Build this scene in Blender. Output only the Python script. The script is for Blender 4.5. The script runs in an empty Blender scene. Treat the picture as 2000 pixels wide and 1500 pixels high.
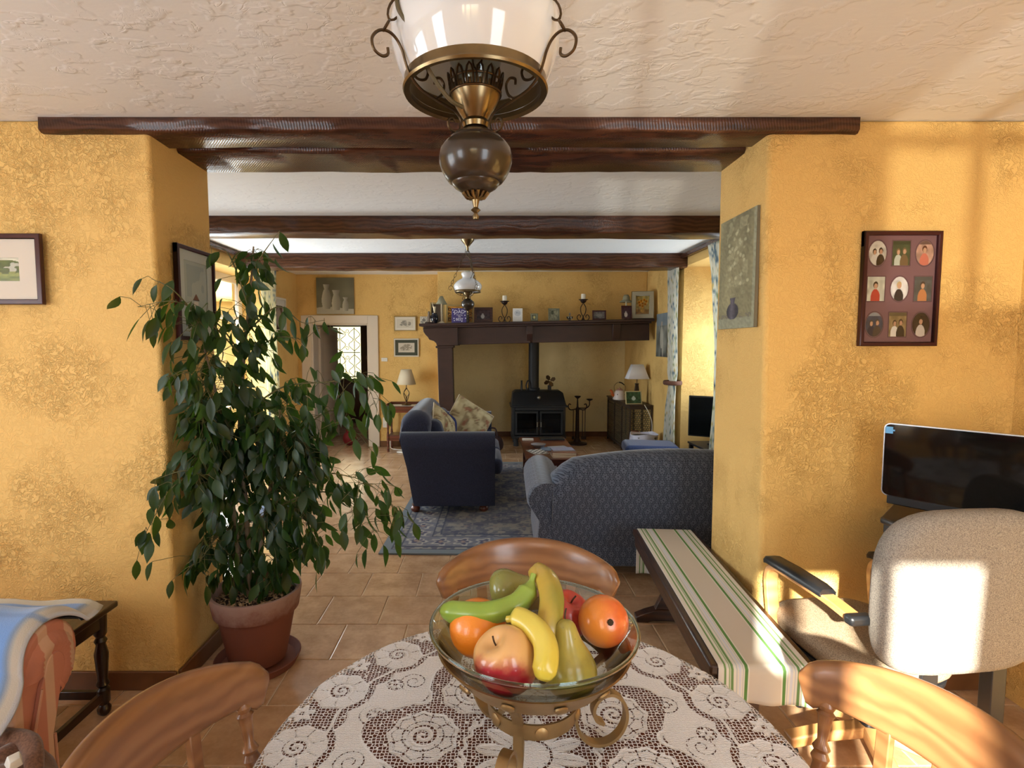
import bpy, math, random
import numpy as np
from mathutils import Vector, Matrix
S = bpy.context.scene
COL = S.collection
PI = math.pi
random.seed(7)

# ------------------------------------------------------------------ camera
cd = bpy.data.cameras.new('camera'); cam = bpy.data.objects.new('camera', cd); COL.objects.link(cam)
cd.sensor_width = 36.0; cd.lens = 18.99; cd.shift_x = 0.0225; cd.clip_start = 0.02; cd.clip_end = 200
cam.location = (0, 0, 1.515); cam.rotation_euler = (PI/2 - math.radians(4.066), 0, 0)
S.camera = cam

# ------------------------------------------------------------------ world, sun, window light, exposure
S.view_settings.view_transform = 'Standard'; S.view_settings.look = 'None'
S.view_settings.gamma = 1.0; S.view_settings.use_curve_mapping = False
S.view_settings.exposure = 0.0
w = bpy.data.worlds.new('sky'); S.world = w; w.use_nodes = True
nt = w.node_tree; bg = nt.nodes['Background']
sky = nt.nodes.new('ShaderNodeTexSky'); sky.sky_type = 'NISHITA'; sky.sun_disc = False
sky.sun_elevation = math.radians(24); sky.sun_rotation = math.radians(206); sky.air_density = 1.0; sky.dust_density = 1.5
nt.links.new(sky.outputs[0], bg.inputs[0]); bg.inputs[1].default_value = 0.45

SUN_DIR = Vector((0.415, 0.83, -0.40)).normalized()       # the way the sunlight travels
sd = bpy.data.lights.new('sun', 'SUN'); sd.energy = 38.0; sd.angle = math.radians(0.9); sd.color = (1.0, 0.93, 0.80)
sun = bpy.data.objects.new('sun', sd); COL.objects.link(sun); sun.rotation_euler = SUN_DIR.to_track_quat('-Z', 'Y').to_euler()
sun.location = (-6, -8, 6)

# added weak upward sun, stands in for sunlight reflected in through the back windows
gd = bpy.data.lights.new('sun_glint', 'SUN'); gd.energy = 1.7; gd.angle = math.radians(1.2); gd.color = (1.0, .92, .78)
gl = bpy.data.objects.new('sun_glint', gd); COL.objects.link(gl); gl.rotation_euler = Vector((.23, 1.0, .25)).normalized().to_track_quat('-Z', 'Y').to_euler(); gl.location = (-1, -6, -1)
def window_light(name, loc, direction, sx, sz, power, color=(0.80, 0.90, 1.0), spread=180):
    l = bpy.data.lights.new(name, 'AREA'); l.shape = 'RECTANGLE'; l.size = sx; l.size_y = sz
    l.energy = power; l.color = color; l.spread = math.radians(spread)
    o = bpy.data.objects.new(name, l); COL.objects.link(o); o.location = loc
    o.rotation_euler = Vector(direction).to_track_quat('-Z', 'Z').to_euler()
    return o
# daylight coming in at the real openings: two behind the camera, one on the near left, the living room's left doors and right window
window_light('daylight_back_left', (-2.35, -1.12, 1.6), (0, 1, 0), 1.2, 1.2, 36, (.76, .88, 1.0))
window_light('daylight_back_right', (1.2, -1.12, 1.45), (0, 1, 0), 1.0, 1.4, 30, (.76, .88, 1.0))
window_light('daylight_near_left', (-3.25, 0.55, 1.3), (1, 0, 0), 1.3, 1.8, 46, (.76, .88, 1.0))
window_light('daylight_living_left', (-3.3, 5.75, 1.15), (1, 0, 0), 1.5, 2.1, 190)
window_light('daylight_living_left_near', (-3.3, 3.75, 1.15), (1, 0, 0), 1.1, 2.1, 90)
window_light('daylight_living_right', (2.88, 5.7, 1.45), (-1, 0, 0), 1.0, 1.7, 60)
window_light('daylight_hallway', (-2.2, 11.0, 1.4), (0, -1, 0), 0.9, 1.4, 6)

# ------------------------------------------------------------------ mesh helpers
class MB:
    def __init__(s): s.v = []; s.f = []
    def add(s, v, f):
        k = len(s.v); s.v += [tuple(p) for p in v]; s.f += [tuple(i + k for i in q) for q in f]; return s
    def box(s, x0, y0, z0, x1, y1, z1):
        return s.add([(x0,y0,z0),(x1,y0,z0),(x1,y1,z0),(x0,y1,z0),(x0,y0,z1),(x1,y0,z1),(x1,y1,z1),(x0,y1,z1)],
                     [(0,3,2,1),(4,5,6,7),(0,1,5,4),(1,2,6,5),(2,3,7,6),(3,0,4,7)])
    def hexa(s, p):            # eight corners, bottom ring then top ring
        return s.add(p, [(0,3,2,1),(4,5,6,7),(0,1,5,4),(1,2,6,5),(2,3,7,6),(3,0,4,7)])
    def loft(s, rings, closed=True, cap=True):
        n = len(rings[0]); v = [p for r in rings for p in r]; f = []
        for i in range(len(rings) - 1):
            for j in range(n if closed else n - 1):
                a = i*n + j; b = i*n + (j+1) % n
                f.append((a, b, b + n, a + n))
        if cap and closed: f.append(tuple(range(n))[::-1]); f.append(tuple(range((len(rings)-1)*n, len(rings)*n)))
        return s.add(v, f)
    def lathe(s, prof, n=24, c=(0,0,0), cap=True):      # prof: (r, z)
        return s.loft([[(c[0] + r*math.cos(2*PI*j/n), c[1] + r*math.sin(2*PI*j/n), c[2] + z) for j in range(n)] for r, z in prof], cap=cap)
    def lathe_to(s, prof, p0, p1, n=16):                # prof (r, t) along p0->p1
        p0 = Vector(p0); p1 = Vector(p1); d = p1 - p0; q = d.to_track_quat('Z', 'Y'); L = d.length
        return s.loft([[tuple(p0 + q @ Vector((r*math.cos(2*PI*j/n), r*math.sin(2*PI*j/n), t*L))) for j in range(n)] for r, t in prof])
    def tube(s, pts, r, n=8, cap=True, flat=None):      # r: number or list; flat=(w,h) for a strip section
        pts = [Vector(p) for p in pts]; m = len(pts)
        rr = r if isinstance(r, (list, tuple)) else [r]*m
        rings = []; up = None
        for i in range(m):
            t = (pts[min(i+1, m-1)] - pts[max(i-1, 0)])
            if t.length < 1e-9: t = Vector((0,0,1))
            t.normalize()
            if up is None:
                up = Vector((0,0,1)) if abs(t.z) < .9 else Vector((0,1,0))
            a = up - t*up.dot(t)
            if a.length < 1e-6: a = t.orthogonal()
            a.normalize(); up = a; b = t.cross(a)
            if flat: rings.append([tuple(pts[i] + a*flat[1]*ca*.5 + b*flat[0]*cb*.5) for ca, cb in ((-1,-1),(-1,1),(1,1),(1,-1))])
            else: rings.append([tuple(pts[i] + (a*math.cos(2*PI*j/n) + b*math.sin(2*PI*j/n))*rr[i]) for j in range(n)])
        return s.loft(rings, cap=cap)
    def torus(s, R, r, c=(0,0,0), n=32, m=8, sz=1.0, sy=1.0):
        v = []; f = []
        for i in range(n):
            a = 2*PI*i/n
            for j in range(m):
                b = 2*PI*j/m
                v.append((c[0] + (R + r*math.cos(b))*math.cos(a), c[1] + sy*(R + r*math.cos(b))*math.sin(a), c[2] + r*math.sin(b)*sz))
                f.append((i*m+j, ((i+1) % n)*m+j, ((i+1) % n)*m+(j+1) % m, i*m+(j+1) % m))
        return s.add(v, f)
    def prism(s, poly, axis, a, b):                     # poly of 2D points, extruded along axis from a to b
        mk = {'x': lambda p, t: (t, p[0], p[1]), 'y': lambda p, t: (p[0], t, p[1]), 'z': lambda p, t: (p[0], p[1], t)}[axis]
        return s.loft([[mk(p, a) for p in poly], [mk(p, b) for p in poly]])
    def ball(s, c, r, n=16, m=10, sx=1, sy=1, sz=1):
        return s.lathe([], 3) if False else s.add([(c[0]+sx*r*math.sin(PI*i/m)*math.cos(2*PI*j/n), c[1]+sy*r*math.sin(PI*i/m)*math.sin(2*PI*j/n), c[2]+sz*r*math.cos(PI*i/m)) for i in range(m+1) for j in range(n)],
                     [(i*n+j, (i+1)*n+j, (i+1)*n+(j+1) % n, i*n+(j+1) % n) for i in range(m) for j in range(n)])
    def xf(s, M):
        s.v = [tuple(M @ Vector(p)) for p in s.v]; return s

def mesh(name, mb, mat, smooth=40):
    me = bpy.data.meshes.new(name); me.from_pydata(mb.v, [], mb.f); me.validate()
    import bmesh
    bm = bmesh.new(); bm.from_mesh(me); bmesh.ops.remove_doubles(bm, verts=bm.verts, dist=1e-6); bmesh.ops.recalc_face_normals(bm, faces=bm.faces); bm.to_mesh(me); bm.free()
    if smooth:
        me.shade_smooth(); me.set_sharp_from_angle(angle=math.radians(smooth))
    if mat: me.materials.append(mat)
    return me
def obj(name, mb, mat, parent=None, smooth=40, bevel=0, seg=2, sub=0, loc=None, rot=None, kind=None):
    me = mb if isinstance(mb, bpy.types.Mesh) else mesh(name, mb, mat, smooth)
    o = bpy.data.objects.new(name, me); COL.objects.link(o)
    if parent is not None: o.parent = parent
    if bevel:
        m = o.modifiers.new('bevel', 'BEVEL'); m.width = bevel; m.segments = seg; m.limit_method = 'ANGLE'; m.angle_limit = math.radians(40)
        if smooth: me.shade_smooth(); me.set_sharp_from_angle(angle=math.radians(75))
    if sub:
        m = o.modifiers.new('sub', 'SUBSURF'); m.levels = sub; m.render_levels = sub
    if loc: o.location = loc
    if rot: o.rotation_euler = rot
    if kind: o['kind'] = kind
    return o
def tag(o, label, cat, group=None):
    o['label'] = label; o['category'] = cat
    if group: o['group'] = group
    return o
def thing(name, label, cat, loc=(0,0,0), rz=0, group=None):
    o = bpy.data.objects.new(name, None); COL.objects.link(o); o.empty_display_size = .05
    o.location = loc; o.rotation_euler = (0, 0, rz)
    return tag(o, label, cat, group)
def struct(name, mb, mat, **k):
    o = obj(name, mb, mat, **k); o['kind'] = 'structure'; return o
def dup(o, parent=None):
    c = o.copy(); COL.objects.link(c)
    if parent is not None: c.parent = parent
    for ch in o.children: dup(ch, c)
    return c
def bez(pts, n=8):                                      # Catmull-Rom through points
    P = [Vector(p) for p in pts]; P = [2*P[0]-P[1]] + P + [2*P[-1]-P[-2]]; out = []
    for i in range(1, len(P)-2):
        for k in range(n):
            t = k/n; a, b, c, d = P[i-1], P[i], P[i+1], P[i+2]
            out.append(.5*((2*b) + (c-a)*t + (2*a-5*b+4*c-d)*t*t + (-a+3*b-3*c+d)*t**3))
    out.append(P[-2]); return out
def spiral(c, r0, turns, a0, n=20, plane='xz', k=.25, az=0):   # points of a closing curl
    out = []
    for i in range(n+1):
        t = i/n; a = a0 + turns*2*PI*t; r = r0*(1 - (1-k)*t)
        x, z = r*math.cos(a), r*math.sin(a)
        out.append((c[0] + x*math.cos(az), c[1] + x*math.sin(az), c[2] + z))
    return out

# ------------------------------------------------------------------ material helpers
def lin(c):
    return tuple(((x/255)/12.92 if x/255 <= .04045 else ((x/255+.055)/1.055)**2.4) for x in c)
class V:                                                 # a socket with arithmetic, so patterns read as formulas
    def __init__(s, nt, k): s.nt = nt; s.k = k
    def m(s, op, b=None, c=None):
        n = s.nt.nodes.new('ShaderNodeMath'); n.operation = op
        for i, x in enumerate((s, b, c)):
            if x is None: continue
            if isinstance(x, V): s.nt.links.new(x.k, n.inputs[i])
            else: n.inputs[i].default_value = x
        return V(s.nt, n.outputs[0])
    def __add__(s, b): return s.m('ADD', b)
    def __sub__(s, b): return s.m('SUBTRACT', b)
    def __mul__(s, b): return s.m('MULTIPLY', b)
    def fr(s): return s.m('FRACT')
    def ab(s): return s.m('ABSOLUTE')
    def sm(s, lo, hi):
        n = s.nt.nodes.new('ShaderNodeMapRange'); n.interpolation_type = 'SMOOTHSTEP'
        s.nt.links.new(s.k, n.inputs[0]); n.inputs[1].default_value = lo; n.inputs[2].default_value = hi; return V(s.nt, n.outputs[0])
class M:
    def __init__(s, name, col=(128,128,128), rough=.6, metal=0, spec=.5):
        s.mat = bpy.data.materials.new(name); s.mat.use_nodes = True; s.nt = s.mat.node_tree
        s.b = s.nt.nodes['Principled BSDF']; s.b.inputs['Base Color'].default_value = (*lin(col), 1)
        s.b.inputs['Roughness'].default_value = rough; s.b.inputs['Metallic'].default_value = metal
        s.b.inputs['Specular IOR Level'].default_value = spec
        s._c = None
    def set(s, k, v): s.b.inputs[k].default_value = v; return s
    def co(s, kind='Object', scale=(1,1,1), rot=(0,0,0)):
        n = s.nt.nodes.new('ShaderNodeTexCoord'); m = s.nt.nodes.new('ShaderNodeMapping')
        m.inputs['Scale'].default_value = scale if isinstance(scale, tuple) else (scale,)*3; m.inputs['Rotation'].default_value = rot
        s.nt.links.new(n.outputs[kind], m.inputs[0]); return m.outputs[0]
    def world(s, scale=(1,1,1)):
        n = s.nt.nodes.new('ShaderNodeNewGeometry'); m = s.nt.nodes.new('ShaderNodeMapping')
        m.inputs['Scale'].default_value = scale if isinstance(scale, tuple) else (scale,)*3
        s.nt.links.new(n.outputs['Position'], m.inputs[0]); return m.outputs[0]
    def noise(s, co, scale=5, detail=3, rough=.5, dist=0):
        n = s.nt.nodes.new('ShaderNodeTexNoise'); s.nt.links.new(co, n.inputs['Vector']); n.inputs['Scale'].default_value = scale
        n.inputs['Detail'].default_value = detail; n.inputs['Roughness'].default_value = rough; n.inputs['Distortion'].default_value = dist
        return V(s.nt, n.outputs[0])
    def vor(s, co, scale=5, feature='F1', out=0, rnd=1):
        n = s.nt.nodes.new('ShaderNodeTexVoronoi'); s.nt.links.new(co, n.inputs['Vector']); n.feature = feature
        n.inputs['Scale'].default_value = scale; n.inputs['Randomness'].default_value = rnd
        return V(s.nt, n.outputs[out])
    def wave(s, co, scale, dist, detail=2, dscale=1, direction='X', typ='BANDS'):
        n = s.nt.nodes.new('ShaderNodeTexWave'); s.nt.links.new(co, n.inputs['Vector']); n.wave_type = typ
        if typ == 'BANDS': n.bands_direction = direction
        else: n.rings_direction = direction
        n.inputs['Scale'].default_value = scale; n.inputs['Distortion'].default_value = dist; n.inputs['Detail'].default_value = detail
        n.inputs['Detail Scale'].default_value = dscale
        return V(s.nt, n.outputs['Fac'])
    def xyz(s, co):
        n = s.nt.nodes.new('ShaderNodeSeparateXYZ'); s.nt.links.new(co, n.inputs[0]); return [V(s.nt, n.outputs[i]) for i in range(3)]
    def attr(s, name, out='Color'):
        n = s.nt.nodes.new('ShaderNodeAttribute'); n.attribute_name = name; return n.outputs[out]
    def rand(s):
        n = s.nt.nodes.new('ShaderNodeObjectInfo'); return V(s.nt, n.outputs['Random'])
    def mix(s, fac, a, b):                               # a, b colours (0-255) or sockets
        n = s.nt.nodes.new('ShaderNodeMix'); n.data_type = 'RGBA'
        if isinstance(fac, V): s.nt.links.new(fac.k, n.inputs[0])
        else: n.inputs[0].default_value = fac
        for i, x in ((6, a), (7, b)):
            if isinstance(x, tuple): n.inputs[i].default_value = (*lin(x), 1)
            else: s.nt.links.new(x, n.inputs[i])
        return n.outputs[2]
    def color(s, sock): s.nt.links.new(sock, s.b.inputs['Base Color']); return s
    def link(s, k, v): s.nt.links.new(v.k if isinstance(v, V) else v, s.b.inputs[k]); return s
    def bump(s, h, strength=.3, dist=.01):
        n = s.nt.nodes.new('ShaderNodeBump'); n.inputs['Strength'].default_value = strength; n.inputs['Distance'].default_value = dist
        s.nt.links.new(h.k, n.inputs['Height']); s.nt.links.new(n.outputs[0], s.b.inputs['Normal']); return s

def wood(name, a, b, rough=.35, axis='X', scale=9, dist=5, coat=0, fine=.25):
    m = M(name, a, rough); sc = {'X': (.25, 1, 1), 'Y': (1, .25, 1), 'Z': (1, 1, .25)}[axis]
    co = m.co('Object', sc)
    g = m.wave(co, scale, dist, 3, 1.2, {'X': 'Z', 'Y': 'X', 'Z': 'X'}[axis]); n = m.noise(co, scale*7, 4, .6)
    f = g*(1-fine) + n*fine
    m.color(m.mix(f, a, b)).bump(f, .12, .002)
    if coat: m.set('Coat Weight', coat); m.set('Coat Roughness', .15)
    return m.mat

# walls: thick yellow roughcast in raised worm-like clots
def make_wall(name, c0, c1, strength=1.0):
    m = M(name, c0, .72, 0, .35); co = m.world()
    patch = m.noise(co, 2.3, 3, .6).sm(.42, .62)
    big = m.noise(co, 42, 3, .55, 1.2); ridges = (big - .5).ab().sm(0.0, .085)
    fine = m.noise(co, 140, 3, .6)
    h = ridges*(patch*.75 + .25)*.8 + fine*.25
    inner = (ridges*-1.0 + 1.0)*(patch*.8 + .2)
    soft = m.noise(co, 30, 3, .6, .8).sm(.50, .60)*patch; m.color(m.mix(inner*.16 + soft*.20, c0, c1)).bump(h - soft*.45, strength*.80, .006)
    return m.mat
WALL = make_wall('yellow_roughcast', (234,192,116), (208,150,72))
m = M('cream_trowelled_plaster', (238,238,237), .6, 0, .3); co = m.world((1, 1.5, 1))
a1 = m.noise(co, 5.5, 2, .5, 2.2); r1 = (a1 - .5).ab().sm(0.0, .022)
a2 = m.noise(m.world((1.6, 1, 1)), 9, 2, .5, 2.8); r2 = (a2 - .48).ab().sm(0.0, .016)
mask = m.noise(co, 3.1, 2).sm(.45, .55)
cut = m.noise(co, 11, 2).sm(.50, .58); cut2 = m.noise(m.world((1.3, 1.3, 1)), 7, 2).sm(.53, .60); h = r1*.55*cut*mask + r2*.50*cut2 + a1*.10 + m.noise(co, 16, 3, .6)*.22
m.bump(h, .30, .011); CEIL = m.mat

m = M('glazed_terracotta_tile', (178,128,90), .28, 0, .5); co = m.world(); n1 = m.noise(co, 7, 4, .6); n2 = m.noise(co, 45, 3, .65)
rr = m.rand()
c = m.mix((n1*.75 + n2*.25).sm(.3, .72), (168,130,96), (208,172,136))
c = m.mix(rr*.35, c, (176,138,104)); m.color(c)
m.link('Roughness', n2*.14 + .12); m.bump(n1*.5 + n2*.25, .12, .004); TILE = m.mat
GROUT = M('pale_grout', (214,190,160), .85).mat
m = M('skirting_tile', (104,66,38), .4); m.color(m.mix(m.noise(m.world(), 12, 3), (84,52,28), (124,80,46))); SKIRT = m.mat
# old oak beams, stained very dark, with saw marks
m = M('dark_stained_beam', (66,38,24), .27, 0, .5); co = m.world((.35, 1, 1)); g = m.wave(co, 9, 9, 4, 1.4, 'Z'); n = m.noise(m.world((.5, 3, 3)), 9, 5, .65)
wx, wy, wz = m.xyz(m.world()); saw = (((wx + wy*.75 + wz*.2)*85.0 + n*.8).fr() - .5).ab()
m.color(m.mix(g*.5 + n*.5, (40,21,13), (92,54,36))).bump(saw*.30 + n*.6 + g*.25, .6, .005); BEAM = m.mat
m = M('dark_mantel_oak', (60,32,26), .5); co = m.world((.35, 1, 1)); n = m.noise(co, 14, 5, .6); m.color(m.mix(n, (36,20,14), (66,38,28))).bump(n, .3, .004); MANTEL = m.mat
PAINTW = M('white_gloss_paint', (222,208,190), .4).mat
WHITE = M('white_plastic', (232,228,218), .4).mat
CHAIRWOOD = wood('honey_oak', (150,104,66), (118,76,45), .30, 'X', 9, 9, .35, .35)
DARKOAK = wood('dark_oak', (70,40,22), (40,22,12), .35, 'X', 8, 4, .2)
CHERRY = wood('red_brown_wood', (112,56,34), (78,36,22), .3, 'X', 6, 3, .3)
BEECH = wood('pale_beech', (206,154,98), (176,122,72), .35, 'X', 6, 3, .2)
BLACKMETAL = M('black_cast_iron', (44,46,50), .5, .3).mat
WROUGHT = M('brown_wrought_iron', (50,34,28), .5, .6).mat
BLACKPL = M('black_plastic', (22,23,26), .35).mat
m = M('antique_brass', (140,118,82), .3, 1); m.color(m.mix(m.noise(m.co(), 20, 3), (104,90,66), (164,142,104))); BRASS = m.mat
BRONZE = M('dark_bronze', (88,70,50), .3, .9).mat
m = M('gold_lacquered_steel', (158,130,88), .42, .85); m.color(m.mix(m.noise(m.co(), 30, 3), (138,112,76), (176,146,100))); GOLDSTEEL = m.mat
def glassm(name, tint=(235,240,236), rough=.02):
    m = M(name, tint, rough, 0, .5); m.set('Transmission Weight', 1.0); m.set('IOR', 1.45); return m.mat

def paned():
    m = bpy.data.materials.new('window_pane_glass'); m.use_nodes = True; nt = m.node_tree; nt.nodes.clear()
    o = nt.nodes.new('ShaderNodeOutputMaterial'); t = nt.nodes.new('ShaderNodeBsdfTransparent'); g = nt.nodes.new('ShaderNodeBsdfGlossy')
    g.inputs['Roughness'].default_value = .02; t.inputs[0].default_value = (.96, .97, .96, 1)
    x = nt.nodes.new('ShaderNodeMixShader'); lw = nt.nodes.new('ShaderNodeLayerWeight'); lw.inputs[0].default_value = .5; pw = nt.nodes.new('ShaderNodeMath'); pw.operation = 'POWER'; pw.inputs[1].default_value = 4
    fr = nt.nodes.new('ShaderNodeMath'); fr.name = 'edge'; fr.operation = 'MULTIPLY_ADD'; fr.inputs[1].default_value = .8; fr.inputs[2].default_value = .04
    nt.links.new(lw.outputs['Facing'], pw.inputs[0]); nt.links.new(pw.outputs[0], fr.inputs[0]); nt.links.new(fr.outputs[0], x.inputs[0]); nt.links.new(t.outputs[0], x.inputs[1]); nt.links.new(g.outputs[0], x.inputs[2]); nt.links.new(x.outputs[0], o.inputs[0])
    return m
PANE = paned()
GLASS = PANE.copy(); GLASS.name = 'clear_glass'; GLASS.node_tree.nodes['edge'].inputs[2].default_value = .06; GLASS.node_tree.nodes['Math'].inputs[1].default_value = 2.2; GLASS.node_tree.nodes['Transparent BSDF'].inputs[0].default_value = (.90, .93, .91, 1)
def painted(name, rough=.7, attr='Col', coat=0):
    m = M(name, (200,200,200), rough); m.color(m.attr(attr))
    if coat: m.set('Coat Weight', coat); m.set('Coat Roughness', .05)
    return m.mat
PRINT = painted('printed_surface', .55); PHOTO = painted('glossy_print', .25); CANVASM = painted('canvas_paint', .8)

# flat pictures: a finely divided sheet coloured by a formula
def npnoise(X, Y, s, seed=0):
    r = np.random.RandomState(seed); g = r.rand(64, 64); x = (X*s) % 63; y = (Y*s) % 63
    xi = x.astype(int); yi = y.astype(int); fx = x-xi; fy = y-yi; fx = fx*fx*(3-2*fx); fy = fy*fy*(3-2*fy)
    return (g[yi, xi]*(1-fx)+g[yi, xi+1]*fx)*(1-fy)+(g[yi+1, xi]*(1-fx)+g[yi+1, xi+1]*fx)*fy
def ell(X, Y, cx, cy, rx, ry): return ((X-cx)/rx)**2 + ((Y-cy)/ry)**2 < 1
def colmesh(name, verts, faces, rgb, mat, smooth=True):
    me = bpy.data.meshes.new(name); me.from_pydata(verts.tolist() if hasattr(verts, 'tolist') else verts, [], faces.tolist() if hasattr(faces, 'tolist') else faces)
    a = me.color_attributes.new('Col', 'FLOAT_COLOR', 'POINT')
    c = np.clip(np.asarray(rgb, float)/255, 0, 1); c = np.where(c <= .04045, c/12.92, ((c+.055)/1.055)**2.4)
    a.data.foreach_set('color', np.c_[c, np.ones(len(c))].astype(np.float32).ravel())
    if smooth: me.shade_smooth()
    me.materials.append(mat); return me
def sheet(name, w, h, fn, nx, ny, mat, parent=None, loc=(0,0,0), rot=(0,0,0), bend=None, shape=None):
    X, Y = np.meshgrid(np.linspace(0, 1, nx+1), np.linspace(0, 1, ny+1)); X = X.ravel(); Y = Y.ravel()
    rgb = fn(X, Y); v = np.c_[(X-.5)*w, np.zeros_like(X), Y*h]
    if bend is not None: v = bend(v)
    i = np.arange(nx*ny); r = i//nx; c = i % nx; a = r*(nx+1)+c; f = np.c_[a, a+1, a+nx+2, a+nx+1]
    if shape is not None:
        cx = (X[a]+X[a+nx+2])/2; cy = (Y[a]+Y[a+nx+2])/2; f = f[shape(cx, cy)]
    return obj(name, colmesh(name, v, f, rgb, mat), None, parent, loc=loc, rot=rot)
def base(X, c): return np.tile(np.array(c, float), (len(X), 1))
def put(a, m, c, k=1.0):
    a[m] = a[m]*(1-k) + np.array(c, float)*k
    return a
def frame_bars(w, h, fw, d):                              # four mitred bars round a w x h picture; local XZ plane, facing -Y, bottom at z=0
    out = []
    for (p, q) in (((0,0),(w,0)), ((w,0),(w,h)), ((w,h),(0,h)), ((0,h),(0,0))):
        p = Vector(p); q = Vector(q); c = Vector((w/2, h/2)); mb = MB()
        ip = Vector((fw if p.x < c.x else w-fw, fw if p.y < c.y else h-fw)); iq = Vector((fw if q.x < c.x else w-fw, fw if q.y < c.y else h-fw))
        pts = [(P.x-w/2, Y, P.y) for Y in (0, -d) for P in (p, q, iq, ip)]
        mb.hexa(pts); out.append(mb)
    return out
def framed(name, label, cat, w, h, fw, d, fmat, loc, rz=0, mat_col=None, mat_w=0, fn=None, n=(60, 60), lean=0, art=None, group=None, glass=True, artmat=None):
    t = thing(name, label, cat, loc, rz, group); t.rotation_euler = (lean, 0, rz)
    mb = MB()
    for b in frame_bars(w, h, fw, d): mb.add(b.v, b.f)
    obj('frame', mb, fmat, t, bevel=min(fw, d)*.15)
    obj('backing', MB().box(-w/2+fw*.5, -d*.3, fw*.5, w/2-fw*.5, -d*.05, h-fw*.5), M('card', (120,100,80), .9).mat if 'card' not in bpy.data.materials else bpy.data.materials['card'], t)
    iw, ih = w-2*fw, h-2*fw
    if mat_w:
        mc = M('mount_'+name, mat_col, .8).mat; mb = MB()
        for b in frame_bars(iw, ih, mat_w if not isinstance(mat_w, tuple) else mat_w[0], .002): mb.add(b.v, b.f)
        obj('mount', mb, mc, t, loc=(0, -d*.45, fw))
        iw -= 2*mat_w; ih -= 2*mat_w
        sheet('picture', iw+.002, ih+.002, fn, n[0], n[1], artmat or PHOTO, t, loc=(0, -d*.4, fw+mat_w-.001))
    else:
        sheet('picture', iw+.002, ih+.002, fn, n[0], n[1], artmat or PHOTO, t, loc=(0, -d*.4, fw-.001))
    return t

# ================================================================== THE ROOM
floor = struct('floor', MB().box(-3.7, -1.3, -.06, 3.0, 11.2, -.0035), GROUT, smooth=0)
TS = .3323; tmb = MB(); a = TS/2 - .0028
tmb.loft([[(-a,-a,-.008),(a,-a,-.008),(a,a,-.008),(-a,a,-.008)], [(-a,-a,-.0015),(a,-a,-.0015),(a,a,-.0015),(-a,a,-.0015)],
          [(-a+.003,-a+.003,0),(a-.003,-a+.003,0),(a-.003,a-.003,0),(-a+.003,a-.003,0)]])
tile_me = mesh('floor_tile', tmb, TILE, 0)
cells = []
for j in range(-12, 26):
    y = 2.845 + (j+.5)*TS; off = -.94 + (.5 if j % 2 else 0)*TS
    for i in range(-9, 13):
        x = off + (i+.5)*TS
        if x < -3.5 or x > 2.9: continue
        seen = y > 1.0 and abs(x + .03*y) < y*.98 + .4
        under = (-.7 < x < 1.4 and 3.95 < y < 6.8) or (x < -1.4 and y < 2.8) or (x > 1.3 and 2.25 < y < 2.8) or (y > 8.1 and x > -1.6) or (y > 7 and x < -2.9 and y < 8) or (y < 1.0)
        cells.append((0 if seen and not under else 1, y, x))
cells.sort(); rest = MB()
for k, (s_, y, x) in enumerate(cells):
    if k < 298 and s_ == 0:
        obj('floor_tile', tile_me, None, floor, loc=(x, y, random.uniform(-.0006, .0006)))
    else: rest.add([(vx+x, vy+y, vz) for vx, vy, vz in tmb.v], tmb.f)
obj('further_tiles', rest, TILE, floor, smooth=0, kind='stuff')

WT = .48
def pillar(name, a, b, m=WALL):
    mb = MB().hexa([*a, *b]); return struct(name, mb, m, bevel=.018, seg=3)
# the thick wall between the two rooms: a pier on each side of the opening, not quite plumb
pillar('wall_divider_left', [(-3.7,2.29,0),(-1.369,2.29,0),(-1.40,2.775,0),(-3.7,2.775,0)], [(-3.7,2.29,2.44),(-1.402,2.29,2.44),(-1.405,2.775,2.44),(-3.7,2.775,2.44)])
pillar('wall_divider_right', [(1.19,2.29,0),(3.0,2.29,0),(3.0,2.775,0),(1.165,2.775,0)], [(1.148,2.29,2.44),(3.0,2.29,2.44),(3.0,2.775,2.44),(1.158,2.775,2.44)])
struct('wall_divider_top', MB().box(-3.7, 2.31, 2.44, 3.0, 2.775, 2.62), WALL)
struct('wall_right_near', MB().box(2.235, -1.3, 0, 2.5, 2.29, 2.5), WALL)
# near room: left wall with a window, back wall with two windows and a stepped glazed opening shaped to the sun patches
def holes(x0, x1, z1, hs):                                # a wall in the u-z plane as boxes around rectangular holes (u0,z0,u1,z1)
    us = sorted({x0, x1, *[h[0] for h in hs], *[h[2] for h in hs]}); out = []
    for p, q in zip(us, us[1:]):
        c = (p+q)/2; hh = sorted([(h[1], h[3]) for h in hs if h[0] < c < h[2]]); z = 0
        for lo, hi in hh:
            if lo > z: out.append((p, z, q, lo))
            z = hi
        if z < z1: out.append((p, z, q, z1))
    return out
def wall_y(name, y0, y1, x0, x1, z1, hs, m=WALL):
    mb = MB()
    for p, z, q, zz in holes(x0, x1, z1, hs): mb.box(p, y0, z, q, y1, zz)
    return struct(name, mb, m)
def wall_x(name, x0, x1, y0, y1, z1, hs, m=WALL):
    mb = MB()
    for p, z, q, zz in holes(y0, y1, z1, hs): mb.box(x0, p, z, x1, q, zz)
    return struct(name, mb, m)
SUN_GAP = (-.45, .9, .20, 2.24); SUN_GAP_HIGH = (-.61, 1.80, -.45, 2.24)  # unseen openings, stepped so the sun lands only in chosen patches
wall_y('wall_back', -1.3, -1.02, -3.6, 2.5, 2.5, [(-3.0,1.0,-1.7,2.2), SUN_GAP, SUN_GAP_HIGH, (.8,.75,1.6,2.15)])
wall_x('wall_left_near', -3.6, -3.2, -1.3, 2.29, 2.5, [(-.1,.4,1.2,2.2)])
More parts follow.
